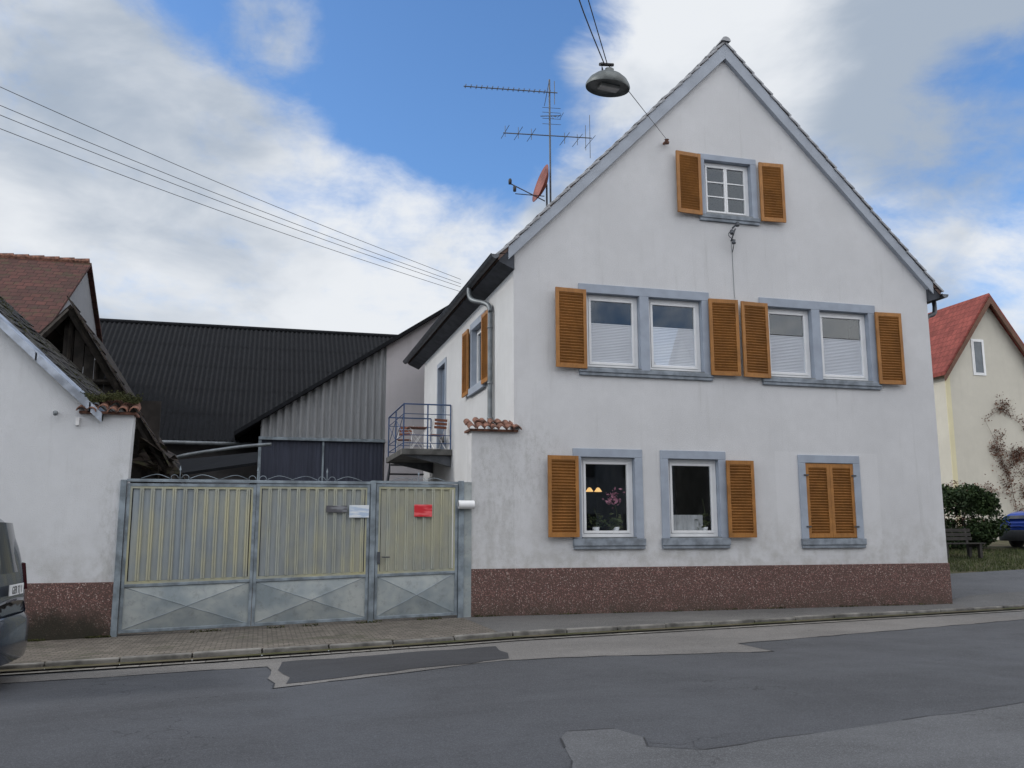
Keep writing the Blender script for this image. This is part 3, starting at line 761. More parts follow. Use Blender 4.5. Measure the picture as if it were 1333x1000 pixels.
leafpanel(G,-4.205,-2.06,2.58,"leaf",M['gate_mid'])
mb=MB(); mb.box(-6.62,-6.515,-.07,.07,-.3,2.62); mesh_obj(mb,"post",M['metal'],G,bevel=.01)
mb=MB(); mb.box(-2.05,-1.95,-.06,.06,-.2,2.66); mesh_obj(mb,"post",M['metal'],G,bevel=.01)
mb=MB(); mb.box(-6.515,-2.05,-.045,.0,2.585,2.64); mesh_obj(mb,"top_rail",M['metal'],G,bevel=.006)
def scroll(mb,x,z,s=1):
    mb.tube([(x,0,z),(x,0,z+.20*s)],.008,6)
    for sg in (-1,1):
        pts=[]
        for i in range(16):
            a=i/15*math.pi*1.7; r=.09*s*(1-i/22); pts.append((x+sg*(.10*s-r*math.cos(a)+.02),0,z+.02+r*math.sin(a)*1.0))
        mb.tube(pts,.006,5)
        mb.tube(smoothpath([(x+sg*.2*s,0,z+.02),(x+sg*.45*s,0,z+.10*s),(x+sg*.75*s,0,z+.015)]),.006,5)
    mb.add([(x-.02,0,z+.2*s),(x,-.012,z+.2*s),(x+.02,0,z+.2*s),(x,.012,z+.2*s),(x,0,z+.29*s),(x,0,z+.16*s)],[(0,1,4),(1,2,4),(2,3,4),(3,0,4),(1,0,5),(2,1,5),(3,2,5),(0,3,5)])
for x in (-5.6,-4.2,-2.9):
    mb=MB(); scroll(mb,x,2.64,.9); mesh_obj(mb,"scrollwork",M['metal'],G)
D2=thing("garden_gate","narrow weathered metal pedestrian gate with yellowed ribbed panel","gate",(-1.1,0,0))
leafpanel(D2,-1.94,-.30,2.60,"leaf",M['gate_yellow'])
mb=MB(); mb.box(-.29,-.18,-.06,.06,-.1,2.68); mesh_obj(mb,"post",M['metal'],D2,bevel=.01)
mb=MB(); mb.box(-.18,-.02,-.03,.02,-.1,2.66); mesh_obj(mb,"filler_plate",M['gate_low'],D2)
mb=MB(); mb.box(-1.95,-.29,-.045,0,2.61,2.66); mesh_obj(mb,"top_rail",M['metal'],D2)
mb=MB(); scroll(mb,-1.1,2.66,.7); mesh_obj(mb,"scrollwork",M['metal'],D2)
mb=MB(); mb.tube([(-1.80,-.09,1.18),(-1.66,-.09,1.18)],.012,8); mb.box(-1.90,-1.84,-.045,-.03,1.05,1.28); mb.tube([(-1.8,-.03,1.18),(-1.8,-.09,1.18)],.012,8)
mesh_obj(mb,"handle",M['zinc_dark'],D2)
def sign(name,label,x0,x1,z0,z1,c,c2,y=-.06):
    t=thing(name,label,"sign",((x0+x1)/2,y,z0))
    k=NT(name+"_print")
    f=k.ramp(k.noise(k.mapv(k.P,(3,3,14)),1.0,2),.45,.6)
    k.col(k.mix(f,c,c2)); k.rough(.4)
    mb=MB(); mb.box(x0,x1,y,y+.008,z0,z1); mesh_obj(mb,"plate",k.m,t,bevel=.004)
sign("warning_sign","small red warning sign fixed to the pedestrian gate",-1.19,-.83,1.96,2.20,(.55,.02,.03),(.72,.12,.13))
sign("notice_plate","pale blue and white notice plate fixed to the driveway gate",-2.46,-2.08,1.94,2.18,(.42,.52,.66),(.66,.70,.74))
sign("name_plate","small dark grey name plate fixed to the driveway gate",-2.90,-2.50,2.04,2.17,(.08,.08,.09),(.22,.23,.25))

# ------------------------------------------------------------------ left building
LH=thing("whitewashed_outbuilding","whitewashed outbuilding wall with red pebbled base and mossy slate roof","outbuilding",(-10,0,-.3))
def lz(x,y=0): return 3.92+(-7.25-x)*.92+.08*max(0,y)
mb=MB()
pts=[(-14,.78),(-6.55,.78),(-6.48,3.84),(-7.25,3.90),(-14,lz(-14))]
mb.poly_extr(pts,0,.35); mesh_obj(mb,"wall",M['stucco_left'],LH)
mb=MB(); mb.box(-14,-6.60,-.04,.35,-.6,.78); mesh_obj(mb,"plinth",M['plinth'],LH,bevel=.012)
mb=MB()
x0,x1=-14,-7.0
mb.hexa([(x0,-.1,lz(x0)),(x1,-.1,lz(x1)),(x1,4.6,lz(x1,4.6)),(x0,4.6,lz(x0,4.6))],[(x0,-.1,lz(x0)+.1),(x1,-.1,lz(x1)+.1),(x1,4.6,lz(x1,4.6)+.1),(x0,4.6,lz(x0,4.6)+.1)])
LR=mesh_obj(mb,"roof",M['slate'],LH)
mb=MB(); rnd=random.Random(9)
x=-14
while x<-7.1:
    w=rnd.uniform(.7,1.1); xb=min(x+w,-7.0); dz=rnd.uniform(0,.03)
    mb.hexa([(x,-.16,lz(x)+.10+dz),(xb,-.16,lz(xb)+.10+dz),(xb,.45,lz(xb)+.17+dz),(x,.45,lz(x)+.17+dz)],[(x,-.16,lz(x)+.13+dz),(xb,-.16,lz(xb)+.13+dz),(xb,.45,lz(xb)+.20+dz),(x,.45,lz(x)+.20+dz)])
    mb.hexa([(x,-.165,lz(x)-.04+dz),(xb,-.165,lz(xb)-.04+dz),(xb,-.15,lz(xb)-.04+dz),(x,-.15,lz(x)-.04+dz)],[(x,-.165,lz(x)+.12+dz),(xb,-.165,lz(xb)+.12+dz),(xb,-.15,lz(xb)+.12+dz),(x,-.15,lz(x)+.12+dz)])
    x=xb-.03
mesh_obj(mb,"flashing",M['flashing'],LR)
mb=MB(); ang=math.atan(.92)
for i in range(0,30):
    for j in range(0,18):
        s=-7.0-i*.22
        if s<-13: continue
        y=.12+j*.25+rnd.uniform(-.03,.03)+(.12 if i%2 else 0); z=lz(s,y)+.10
        if rnd.random()<.12: continue
        R=Matrix.Translation((s,y,z+.016))@Matrix.Rotation(.09,4,'X')@Matrix.Rotation(ang-.05+rnd.uniform(-.10,.08),4,'Y')@Matrix.Rotation(rnd.uniform(-.18,.18),4,'Z')
        mb.box(-.36,.02,0,.235,0,.022,R)
mesh_obj(mb,"slates",M['slate'],LR)
mb=MB()
for i in range(4000):
    x=rnd.uniform(-11,-7.0); y=rnd.uniform(.6,4.5)
    if noise.noise(Vector((x*1.6,y*1.6,2)))<.25: continue
    leaf(mb,(x,y,lz(x,y)+.13+abs(rnd.gauss(0,.02))),.025,rnd)
mesh_obj(mb,"moss_growth",M['ivy'],LR)
mb=barrel_tiles(-7.42,-6.38,-.2,.4,3.86,4.06,.09,.03); mb.box(-7.4,-6.42,-.1,.4,3.82,3.865)
mesh_obj(mb,"tile_cap",M['terracotta'],LH)
mb=MB()
for i in range(4200):
    x=rnd.uniform(-7.5,-6.4); y=rnd.uniform(-.1,.5); leaf(mb,(x,y,4.05+.12*(y+.1)/.5+abs(rnd.gauss(0,.05))+.03*math.sin(x*9)),.022,rnd)
mesh_obj(mb,"moss_growth",M['ivy'],LH)
mb=MB(); mb.tube([(-7.78,.0,3.82),(-7.78,-.14,3.82)],.02,8); mb.lathe([(0,-.05),(.035,-.04),(.04,.03),(0,.05)],(-7.78,-.16,3.80),n=12)
mesh_obj(mb,"wall_lamp",M['zinc'],LH,smooth=True)
mb=MB(); mb.box(-7.45,-7.39,-.06,0,3.60,3.74); mesh_obj(mb,"sensor",M['white_metal'],LH)

RS=thing("ruined_shed","dilapidated timber shed with open gable and collapsing brown tile roof","shed",(-8.5,6,-.2))
px,pz=-8.65,7.0
mb=MB()
sl=(7.0-3.3)/(8.65-6.3)
y0,y1=4.75,9.5
mb.hexa([(px,y0,pz-.1),(-6.2,y0,pz-.1+(px+6.2)*sl),(-6.2,y1,pz-.1+(px+6.2)*sl),(px,y1,pz-.1)],[(px,y0,pz),(-6.2,y0,pz+(px+6.2)*sl),(-6.2,y1,pz+(px+6.2)*sl),(px,y1,pz)])
mb.hexa([(-10.2,y0,5.1),(px,y0,pz-.1),(px,y1,pz-.1),(-10.2,y1,5.1)],[(-10.2,y0,5.2),(px,y0,pz),(px,y1,pz),(-10.2,y1,5.2)])
RR=mesh_obj(mb,"roof",M['brown_tile'],RS)
mb=MB(); ang2=math.atan(sl)
for i in range(16):
    t_=i/16; x=px+2.45*t_; z=pz+(px-x)*sl
    for k in range(3):
        R=Matrix.Translation((x,4.40+k*.22+rnd.uniform(-.04,.04),z+.05))@Matrix.Rotation(ang2+rnd.uniform(-.16,.05),4,'Y')@Matrix.Rotation(rnd.uniform(-.15,.15),4,'Z')
        mb.box(-.05,.30,0,.22,0,.03,R)
mesh_obj(mb,"loose_tiles",M['brown_tile'],RR)
mb=MB()
def beam(a,b,w=.06): mb.tube([a,b],w,4)
beam((px,4.72,pz-.16),(-6.15,4.72,pz-.16+(px+6.15)*sl),.08); beam((px,4.72,pz-.16),(-10.2,4.72,4.95),.07)
for i in range(4):
    x=-9.4+i*.7; zt=pz-abs(x-px)*(sl if x>px else 1.2)-.25; beam((x,4.98,3.2),(x+rnd.uniform(-.1,.1),4.98,zt),.05)
beam((-9.9,4.96,5.2),(-7.5,4.96,5.2),.06)
mesh_obj(mb,"timber_frame",M['timber'],RS)
mb=MB()
for i in range(16):
    x=-10+i*.24; zt=pz-abs(x+.1-px)*(sl if x>px else 1.2)-.25; zt=min(zt,6.6+rnd.uniform(-.9,.3)); zb=2.8+rnd.uniform(-.3,.3)
    if rnd.random()<.1 or zt<zb: continue
    mb.box(x,x+.22,5.05,5.07,zb,zt)
mesh_obj(mb,"boards",mat_simple("shed_boards",lin((48,44,40)),.9,0,.5,4,.4,30),RS)
mb=MB(); mb.box(-10.2,-6.7,6.5,6.6,-.4,5.0); mb.box(-6.75,-6.6,5.0,9.4,-.4,3.4); mesh_obj(mb,"wall",mat_simple("shed_dark_wall",lin((44,40,38)),.9,0,.4,3,.3),RS)
mb=MB(); 
for i in range(14):
    mb.add([Vector((-7.0+rnd.uniform(-.2,.7),4.3+rnd.uniform(0,.9),3.4+rnd.uniform(-.3,.5)))+Vector(v) for v in ((0,0,0),(.5,.1,-.35),(.45,.6,-.3),(-.05,.5,.05))],[(0,1,2,3)])
mesh_obj(mb,"loose_sheets",M['brown_tile'],RS)

RH=thing("red_roofed_farmhouse","old farmhouse with steep weathered red tile roof and grey gable","house",(-15,12,-.3))
mb=MB(); xr=-10.1
mb.hexa([(-22,8.4,6.95),(xr+.15,8.4,6.95),(xr+.15,14,10.55),(-22,14,10.55)],[(-22,8.4,7.05),(xr+.15,8.4,7.05),(xr+.15,14,10.65),(-22,14,10.65)])
mb.hexa([(-22,14,10.55),(xr+.15,14,10.55),(xr+.15,19.6,6.95),(-22,19.6,6.95)],[(-22,14,10.65),(xr+.15,14,10.65),(xr+.15,19.6,7.05),(-22,19.6,7.05)])
mesh_obj(mb,"roof",M['red_tile_old'],RH)
mb=MB(); mb.add([(xr,8.8,-.4),(xr,19.2,-.4),(xr,19.2,7.2),(xr,14,10.5),(xr,8.8,7.2)],[(0,1,2,3,4)]); mb.quad((-22,8.8,-.4),(xr,8.8,-.4),(xr,8.8,7.2),(-22,8.8,7.2))
mesh_obj(mb,"wall",M['plaster_grey'],RH)
mb=MB(); 
for i in range(26):
    x=-22+i*.46; mb.tube([(x,14,10.66),(x+.48,14,10.68)],[.1,.12],8)
mesh_obj(mb,"ridge_tiles",M['terracotta'],RH)

BB=thing("long_barn","long barn with black corrugated roof across the yard","barn",(-6,20,-.2))
mb=MB(); up=Vector((0,7,5.6)); L=up.length; up.normalize(); nr=Vector((0,-5.6,7)).normalized()
for r in range(5):
    a=L*r/5; b=L*(r+1)/5+.10
    mb.corr((-14,15+up.y*a,4.85+up.z*a),(1,0,0),nr,15.6,lambda x:0,lambda x,b=b,a=a:b-a,.19,.032,up=up+nr*(-.012/ (b-a)),sub=6)
BR=mesh_obj(mb,"roof",M['black_corr'],BB,smooth=True)
mb=MB(); mb.tube([(-14,22,10.47),(1.6,22,10.47)],.09,8); mesh_obj(mb,"ridge_cap",M['black_corr'],BR)
mb=MB(); mb.quad((-14,15.4,-.4),(1.6,15.4,-.4),(1.6,15.4,5.1),(-14,15.4,5.1)); mb.add([(-13.9,15.4,-.4),(-13.9,28,-.4),(-13.9,28,5),(-13.9,22,10.3),(-13.9,15.4,5.1)],[(0,1,2,3,4)])
mb.quad((-14,22,10.42),(1.6,22,10.42),(1.6,29,4.9),(-14,29,4.9))
mesh_obj(mb,"wall",mat_simple("barn_dark_wall",lin((60,58,58)),.9,0,.4,1,.3),BB)
mb=MB(); mb.tube([(-14,14.95,4.8),(-4.2,14.95,4.75)],.07,8); mesh_obj(mb,"gutter",M['zinc'],BB,smooth=True)

GB=thing("gabled_barn","barn gable clad in pale corrugated sheet above dark blue sliding doors","barn",(-1,14,0))
def vz(x): return 8.34+(x-.05)*.665
mb=MB(); mb.corr((-4.25,13.98,0),(1,0,0),(0,-1,0),4.25,lambda x:4.93,lambda x:vz(-4.25+x),.25,.075)
mesh_obj(mb,"gable_cladding",M['pale_corr'],GB,smooth=True)
mb=MB()
mb.add([(.0,13.95,-.2),(3.2,13.95,-.2),(3.2,13.95,vz(3.2)),(.0,13.95,vz(0))],[(0,1,2,3)]); mb.quad((0,13.95,-.2),(0,13.95,8.3),(0,22,8.3),(0,22,-.2))
mb.box(-4.25,0,14.25,14.3,-.2,4.95)
mesh_obj(mb,"wall",M['plaster_pink'],GB)
mb=MB(); mb.corr((-4.25,14.0,0),(1,0,0),(0,-1,0),4.2,lambda x:-.1,lambda x:4.85,.14,.015,sub=4)
dd=mesh_obj(mb,"door",M['blue_corr'],GB,smooth=True)
mb=MB(); mb.box(-4.3,.0,13.86,14.0,4.83,4.93); mb.box(-2.16,-2.10,13.93,13.97,0,4.83); mb.box(-4.3,-4.2,13.9,14.0,-.1,4.83); mesh_obj(mb,"door_track",M['metal'],dd)
mb=MB(); ta=.14
xa,xb=-5.1,3.0
mb.hexa([(xa,13.6,vz(xa)),(xb,13.6,vz(xb)),(xb,22,vz(xb)),(xa,22,vz(xa))],[(xa,13.6,vz(xa)+ta),(xb,13.6,vz(xb)+ta),(xb,22,vz(xb)+ta),(xa,22,vz(xa)+ta)])
xc=8.0
mb.hexa([(xb,13.6,vz(xb)),(xc,13.6,vz(xb)-3.2),(xc,22,vz(xb)-3.2),(xb,22,vz(xb))],[(xb,13.6,vz(xb)+ta),(xc,13.6,vz(xb)-3.2+ta),(xc,22,vz(xb)-3.2+ta),(xb,22,vz(xb)+ta)])
mesh_obj(mb,"roof",M['black_corr'],GB)

LT=thing("lean_to","low grey yard lean-to with pale pipe along its roof edge","shed",(-5.6,10,-.2))
mb=MB(); mb.box(-6.4,-4.5,10,12,-.3,3.25); mesh_obj(mb,"wall",mat_simple("lean_to_render",lin((110,114,120)),.9,0,.3,2,.3),LT)
mb=MB(); mb.hexa([(-6.7,9.7,3.25),(-4.3,9.7,3.65),(-4.3,12.5,4.2),(-6.7,12.5,3.9)],[(-6.7,9.7,3.33),(-4.3,9.7,3.73),(-4.3,12.5,4.28),(-6.7,12.5,3.98)]); mesh_obj(mb,"roof",M['black_corr'],LT)
mb=MB(); mb.tube(smoothpath([(-6.7,9.55,3.75),(-6.2,9.5,3.9),(-4.8,9.5,4.15),(-3.9,9.5,4.25)]),.05,8); mesh_obj(mb,"pipe",M['zinc'],LT,smooth=True)

# ------------------------------------------------------------------ balcony
BA=thing("balcony","small concrete balcony with blue steel railing on the side wall","balcony",(.2,8,3.8))
mb=MB(); mb.box(-.52,XL-.005,6.35,9.55,3.76,3.92); mesh_obj(mb,"slab",M['concrete'],BA,bevel=.01)
for ya,yb in ((6.5,6.62),(9.2,9.32)):
    mb=MB(); mb.hexa([(.5,ya,3.55),(XL-.01,ya,3.45),(XL-.01,yb,3.45),(.5,yb,3.55)],[(-.45,ya,3.755),(XL-.01,ya,3.755),(XL-.01,yb,3.755),(-.45,yb,3.755)]); mesh_obj(mb,"bracket",M['zinc_dark'],BA)
mb=MB()
for z in (5.15,4.88,4.3,4.08):
    w=.022 if z>5 else .012
    mb.tube([(.84,6.42,z),(-.46,6.42,z),(-.46,9.48,z),(.84,9.48,z)],w,6)
for p in ((.84,6.42),(.2,6.42),(-.46,6.42),(-.46,7.95),(-.46,9.48),(.84,9.48)): mb.tube([(p[0],p[1],3.92),(p[0],p[1],5.15)],.02,6)
for a,b in (((-.46,6.42),(-.46,7.95)),((-.46,7.95),(-.46,9.48))):
    mb.tube([(a[0],a[1],4.3),(b[0],b[1],4.88)],.01,5); mb.tube([(a[0],a[1],4.88),(b[0],b[1],4.3)],.01,5)
mesh_obj(mb,"railing",M['blue_paint'],BA)
ST=thing("outside_stair","dark steel outside stair rising to the balcony","stairs",(.3,11,0))
mb=MB()
for i in range(14): mb.box(-.35,.7,9.6+i*.26,9.84+i*.26,3.7-i*.26,3.74-i*.26)
mesh_obj(mb,"tread",M['zinc_dark'],ST)
mb=MB(); mb.hexa([(-.42,9.55,3.5),(-.38,9.55,3.5),(-.38,13.4,-.3),(-.42,13.4,-.3)],[(-.42,9.55,3.8),(-.38,9.55,3.8),(-.38,13.4,.0),(-.42,13.4,.0)]); mesh_obj(mb,"stringer",M['zinc_dark'],ST)
def chair(loc,rot):
    c=thing("folding_chair","folding garden chair with reddish wooden slats on the balcony","chair",loc,rot,"folding chairs on the balcony")
    mb=MB()
    for i in range(5): mb.box(-.2,.2,-.19+i*.08,-.13+i*.08,.45,.465)
    mesh_obj(mb,"seat",M['wood_red'],c,local=True)
    mb=MB()
    for i in range(3): mb.box(-.2,.2,.245+i*.02,.26+i*.02,.62+i*.1,.69+i*.1)
    mesh_obj(mb,"backrest",M['wood_red'],c,local=True)
    mb=MB()
    for s in (-.21,.21):
        mb.tube([(s,-.2,0),(s,.3,.92)],.011,6); mb.tube([(s*.9,.28,0),(s*.9,-.18,.46)],.011,6)
    mb.tube([(-.21,-.15,.1),(.21,-.15,.1)],.009,5)
    mesh_obj(mb,"frame",M['white_metal'],c,local=True)
chair((.55,7.1,3.92),math.radians(200)); chair((-.12,8.6,3.92),math.radians(-20))
tb=thing("garden_table","small folding garden table with reddish slatted top","table",(.1,7.6,3.92))
mb=MB()
for i in range(6): mb.box(-.28+i*.095,-.2+i*.095,-.28,.28,.7,.718)
mesh_obj(mb,"top",M['wood_red'],tb,local=True)
for s in (-.22,.22):
    mb=MB(); mb.tube([(-.25,s,0),(.25,s,.7)],.011,6); mb.tube([(.25,s,0),(-.25,s,.7)],.011,6)
    mesh_obj(mb,"leg",M['white_metal'],tb,local=True)

# ------------------------------------------------------------------ roof aerial and dish
AN=thing("roof_aerial","tall television aerial mast with several aluminium aerials on the roof","antenna",(2.7,3,9.6))
mb=MB(); mb.tube([(2.7,3,9.5),(2.7,3,13.35)],.025,8); mesh_obj(mb,"mast",M['alu'],AN)
mb=MB(); mb.tube([(.4,2.95,12.83),(2.9,2.95,12.98)],.014,6)
for i in range(17):
    x=.45+i*.14; mb.tube([(x,2.95-.10,12.84+i*.0084),(x,2.95+.10,12.84+i*.0084)],.006,4); mb.tube([(x,2.95,12.78+i*.0084),(x,2.95,12.9+i*.0084)],.006,4)
mb.tube([(2.62,2.75,13.2),(2.62,3.2,12.7)],.008,4); mb.tube([(2.82,2.95,12.65),(2.82,2.95,13.3)],.01,4)
mesh_obj(mb,"long_aerial",M['alu'],AN)
mb=MB(); mb.tube([(1.45,3,11.72),(3.85,3,11.86)],.014,6)
for i,x in enumerate((1.5,1.85,2.2,3.1,3.45,3.8)): mb.tube([(x,2.6,11.75),(x,3.4,11.75)],.008,4); mb.tube([(x,3,11.62),(x,3,11.92)],.008,4)
mb.tube([(3.8,3,11.3),(3.8,3,12.5)],.009,4); mb.tube([(3.68,3,11.5),(3.68,3,12.2)],.008,4)
mesh_obj(mb,"cross_aerial",M['alu'],AN)
mb=MB(); mb.tube([(2.45,3,12.3),(3.0,3,12.38)],.012,5)
for i in range(5): mb.tube([(2.75+i*.07,2.85,12.2+i*.05),(2.75+i*.07,3.15,12.45-i*.02)],.007,4)
for z in (12.1,12.25,12.42,12.55): mb.tube([(2.5,3,z),(3.0,3,z+.03)],.007,4)
mesh_obj(mb,"small_aerial",M['alu'],AN)
DS=thing("satellite_dish","reddish brown satellite dish seen nearly edge on above the eaves","dish",(2.4,3,10.1))
mb=MB(); prof=[(.0,-.13),(.15,-.12),(.28,-.085),(.40,-.03),(.50,.02),(.50,.03),(.40,-.01),(.28,-.065),(0,-.11)]
mb.lathe([(r,h) for r,h in prof],(0,0,0),'x',28)
Mx=Matrix.Translation((2.42,2.9,10.42))@Matrix.Rotation(math.radians(181),4,'Z')@Matrix.Rotation(math.radians(-16),4,'Y')
mesh_obj(place(mb,Mx),"reflector",M['dish'],DS,smooth=True)
mb=MB(); mb.tube([(2.55,3,10.0),(1.62,2.9,10.33)],.014,6); mb.tube([(2.55,3.05,10.15),(1.75,2.95,10.1)],.012,6); mb.tube([(2.6,3,9.65),(2.6,3,10.45)],.025,8)
mesh_obj(mb,"arm",M['zinc_dark'],DS)
for p in ((1.6,2.9,10.38),(1.72,2.9,10.2)):
    mb=MB(); mb.lathe([(0,-.07),(.04,-.06),(.045,.04),(.03,.08),(0,.08)],p,n=12); mesh_obj(mb,"receiver",M['plastic_dark'],DS,smooth=True)

# ------------------------------------------------------------------ suspended street lamp
SL_=thing("suspended_street_lamp","grey bell shaped street lamp hanging from span wires over the road","street lamp",(-.48,-9,6.7))
c=(-.48,-9,6.66)
Rt=Matrix.Translation(c)@Matrix.Rotation(math.radians(6),4,'X')@Matrix.Rotation(math.radians(5),4,'Y')@Matrix.Translation(-Vector(c))
mb=MB(); mb.lathe([(.252,-.02),(.256,0),(.246,.03),(.215,.08),(.155,.13),(.09,.16),(.055,.17),(.05,.21),(.0,.215)],c,n=36); mb.lathe([(.25,-.018),(.24,.0),(.20,.05)],c,n=36)
mesh_obj(place(mb,Rt),"lamp_shade",M['lamp_body'],SL_,smooth=True)
mb=MB(); mb.lathe([(.0,.012),(.235,.012)],c,n=32)
mesh_obj(place(mb,Rt),"reflector",M['lamp_under'],SL_)
mb=MB(); mb.box(c[0]-.10,c[0]+.13,c[1]-.07,c[1]+.07,c[2]-.028,c[2]+.010)
mesh_obj(place(mb,Rt),"lens",mat_simple("lamp_lens_grey",lin((160,162,160)),.3,0,.2,9,0),SL_,bevel=.01)
mb=MB(); mb.tube([(c[0]-.06,-9,c[2]+.20),(c[0]-.07,-9,c[2]+.28),(c[0]+.05,-9,c[2]+.28),(c[0]+.04,-9,c[2]+.20)],.012,6); mb.tube([(c[0]-.1,-9.02,c[2]+.25),(c[0]+.08,-8.98,c[2]+.29)],.02,8)
mesh_obj(mb,"hanger",M['black_cable'],SL_)
SW_=thing("span_wire","thin dark span wires carrying the street lamp from the gable","wire",(0,-9,7))
mb=MB(); top=Vector((c[0],-9,c[2]+.28))
mb.tube([(4.48,-.16,10.5),top],.006,5)
far=Vector((-8.2,-22.5,7.6))
mb.tube([top.lerp(far,i/12)+Vector((0,0,-.15*math.sin(math.pi*i/12))) for i in range(13)],.006,5)
pp=[top+Vector((-.03,0,-.02))]+[top.lerp(far,i/12)+Vector((-.03,.05,-.05-.45*math.sin(math.pi*i/12))) for i in range(1,13)]
mb.tube(smoothpath(pp,3),.007,5)
mesh_obj(mb,"wire",M['black_cable'],SW_)

for k,(dl,dr) in enumerate(((0,.16),(-.42,0),(-.64,-.12),(-.95,-.3))):
    cb=thing("overhead_cable","thin overhead electricity cable running across the yard","cable",(-4,8,10),0,"overhead cables across the yard")
    a=Vector((-10.1,3,11.5+dl)); b=Vector((2.5,13,10.3+dr)); a2=a-(b-a)*.6
    mb=MB(); mb.tube([a2.lerp(b,i/20)-Vector((0,0,.35*math.sin(math.pi*i/20)))+Vector((0,0,.25)) for i in range(21)],.008,5)
    mesh_obj(mb,"wire",M['black_cable'],cb)

# ------------------------------------------------------------------ right side
NH=thing("red_roofed_house","cream rendered house with new red tile roof beyond the hedge","house",(32,20,1.3))
mb=MB(); mb.add([(29.2,20,.5),(34.9,20,.5),(34.9,20,9.9),(32.02,20,13.7),(29.2,20,9.9)],[(0,1,2,3,4)])
mb.add([(29.2,32,.5),(29.2,20,.5),(29.2,20,9.9),(29.2,32,9.9)],[(0,1,2,3)]); mesh_obj(mb,"wall",[M['cream']],NH)
mb=MB(); mb.box(29.16,29.45,19.97,19.998,.5,9.8); mesh_obj(mb,"sunlit_corner_strip",M['sunlit_wall'],NH)  # yellow sunlight of the side wall painted on as a strip
mb=MB()
mb.hexa([(28.85,19.6,9.5),(32.02,19.6,13.8),(32.02,32.5,13.8),(28.85,32.5,9.5)],[(28.85,19.6,9.68),(32.02,19.6,13.98),(32.02,32.5,13.98),(28.85,32.5,9.68)])
mb.hexa([(32.02,19.6,13.8),(35.2,19.6,9.5),(35.2,32.5,9.5),(32.02,32.5,13.8)],[(32.02,19.6,13.98),(35.2,19.6,9.68),(35.2,32.5,9.68),(32.02,32.5,13.98)])
nr_=mesh_obj(mb,"roof",M['red_tile_new'],NH)
mb=MB(); mb.poly_extr([(32.02,13.78),(35.2,9.46),(35.2,9.1),(32.02,13.42)],19.55,19.65); mb.poly_extr([(28.85,9.48),(32.02,13.78),(32.02,13.42),(28.85,9.2)],19.55,19.65)
mesh_obj(mb,"verge_board",mat_simple("brown_verge",lin((98,66,50)),.7,0,.2,3,0),nr_)
mb=MB();gb=MB(); win_frame(mb,gb,0,.78,0,1.9,y=-.04); Mx=Matrix.Translation((30.95,20,9.65)); nw=mesh_obj(place(mb,Mx),"window",M['white_frame'],NH)
gb2=MB(); gb2.box(31.06,31.62,19.982,19.99,9.78,11.42); mesh_obj(gb2,"pane",mat_simple("far_pane",(.10,.12,.14),.1,0,.2,2,0),nw)
VN=thing("climbing_vine","bare climbing vine with dry reddish leaves on the cream wall","vine",(34,19.9,1.3))
mb=MB(); rnd=random.Random(21)
def twig(p,d,L,r,depth):
    pts=[Vector(p)]; d=Vector(d)
    for i in range(6):
        d=(d+Vector((rnd.gauss(0,.2),0,rnd.gauss(0,.15)))).normalized(); pts.append(pts[-1]+d*L/6)
    mb.tube(pts,[r*(1-.12*i) for i in range(7)],4)
    if depth:
        for k in range(5): twig(pts[rnd.randint(1,6)],(rnd.gauss(0,.8),0,rnd.uniform(-.1,1)),L*.28,r*.5,depth-1)
for x in (33.0,33.4,33.8,34.2,34.6): twig((x,19.93,1.3),(0.05,0,1),rnd.uniform(6,8.2),.022,2)
mesh_obj(mb,"stem",mat_simple("vine_stem",(.17,.11,.09),.9,0,.3,5,0),VN)
pts=[v.copy() for v in mb.v]; lb=MB()
for i in range(5200):
    q=rnd.choice(pts); leaf(lb,q+Vector((rnd.gauss(0,.13),-abs(rnd.gauss(0,.05)),rnd.gauss(0,.13))),.055,rnd)
mesh_obj(lb,"leaves",M['vine'],VN)
def bush(name,label,cx,cy,cz,rx,ry,rz_,n,mat,cat="hedge",lsz=.055,seed=1):
    t=thing(name,label,cat,(cx,cy,cz)); rnd=random.Random(seed); lb=MB()
    for i in range(n):
        d=Vector((rnd.gauss(0,1),rnd.gauss(0,1),rnd.gauss(0,1))).normalized(); 
        d=Vector([math.copysign(abs(v)**.6,v) for v in d])
        rr=rnd.uniform(.72,1.0)+.12*noise.noise(Vector((d.x*2.5,d.y*2.5,d.z*2.5+seed)))*2
        p=Vector((cx+d.x*rx*rr,cy+d.y*ry*rr,cz+rz_+d.z*rz_*rr))
        if p.z<cz: p.z=cz+rnd.random()*.2
        leaf(lb,p,lsz,rnd)
    mesh_obj(lb,"foliage",mat,t)
    sb=MB()
    for i in range(14):
        a=rnd.uniform(-1,1); sb.tube([(cx+a*rx*.7,cy+rnd.uniform(-.3,.3)*ry,cz-.1),(cx+a*rx*.85,cy,cz+rz_*1.5)],[.03,.01],5)
    mesh_obj(sb,"stem",M['timber'],t)
bush("hedge","dense clipped evergreen hedge along the driveway",20.2,10.6,1.05,2.45,1.0,1.15,22000,M['hedge'],lsz=.07,seed=2)
bush("shrub","leafless reddish shrub behind the hedge",25.4,15.6,1.3,1.2,.8,1.3,2500,M['vine'],"shrub",.05,8)
BN=thing("park_bench","dark wooden slatted bench beside the driveway","bench",(18.3,7.6,.80),math.radians(8))
dk=mat_simple("dark_bench_wood",lin((44,41,38)),.8,0,.4,6,.3,30,True)
mb=MB()
for i in range(4): mb.box(-1.0,1.0,-.26+i*.13,-.15+i*.13,.46,.50)
mesh_obj(mb,"seat",dk,BN,local=True)
mb=MB()
for i in range(3): mb.box(-1.0,1.0,.28+i*.025,.31+i*.025,.58+i*.14,.69+i*.14)
mesh_obj(mb,"backrest",dk,BN,local=True)
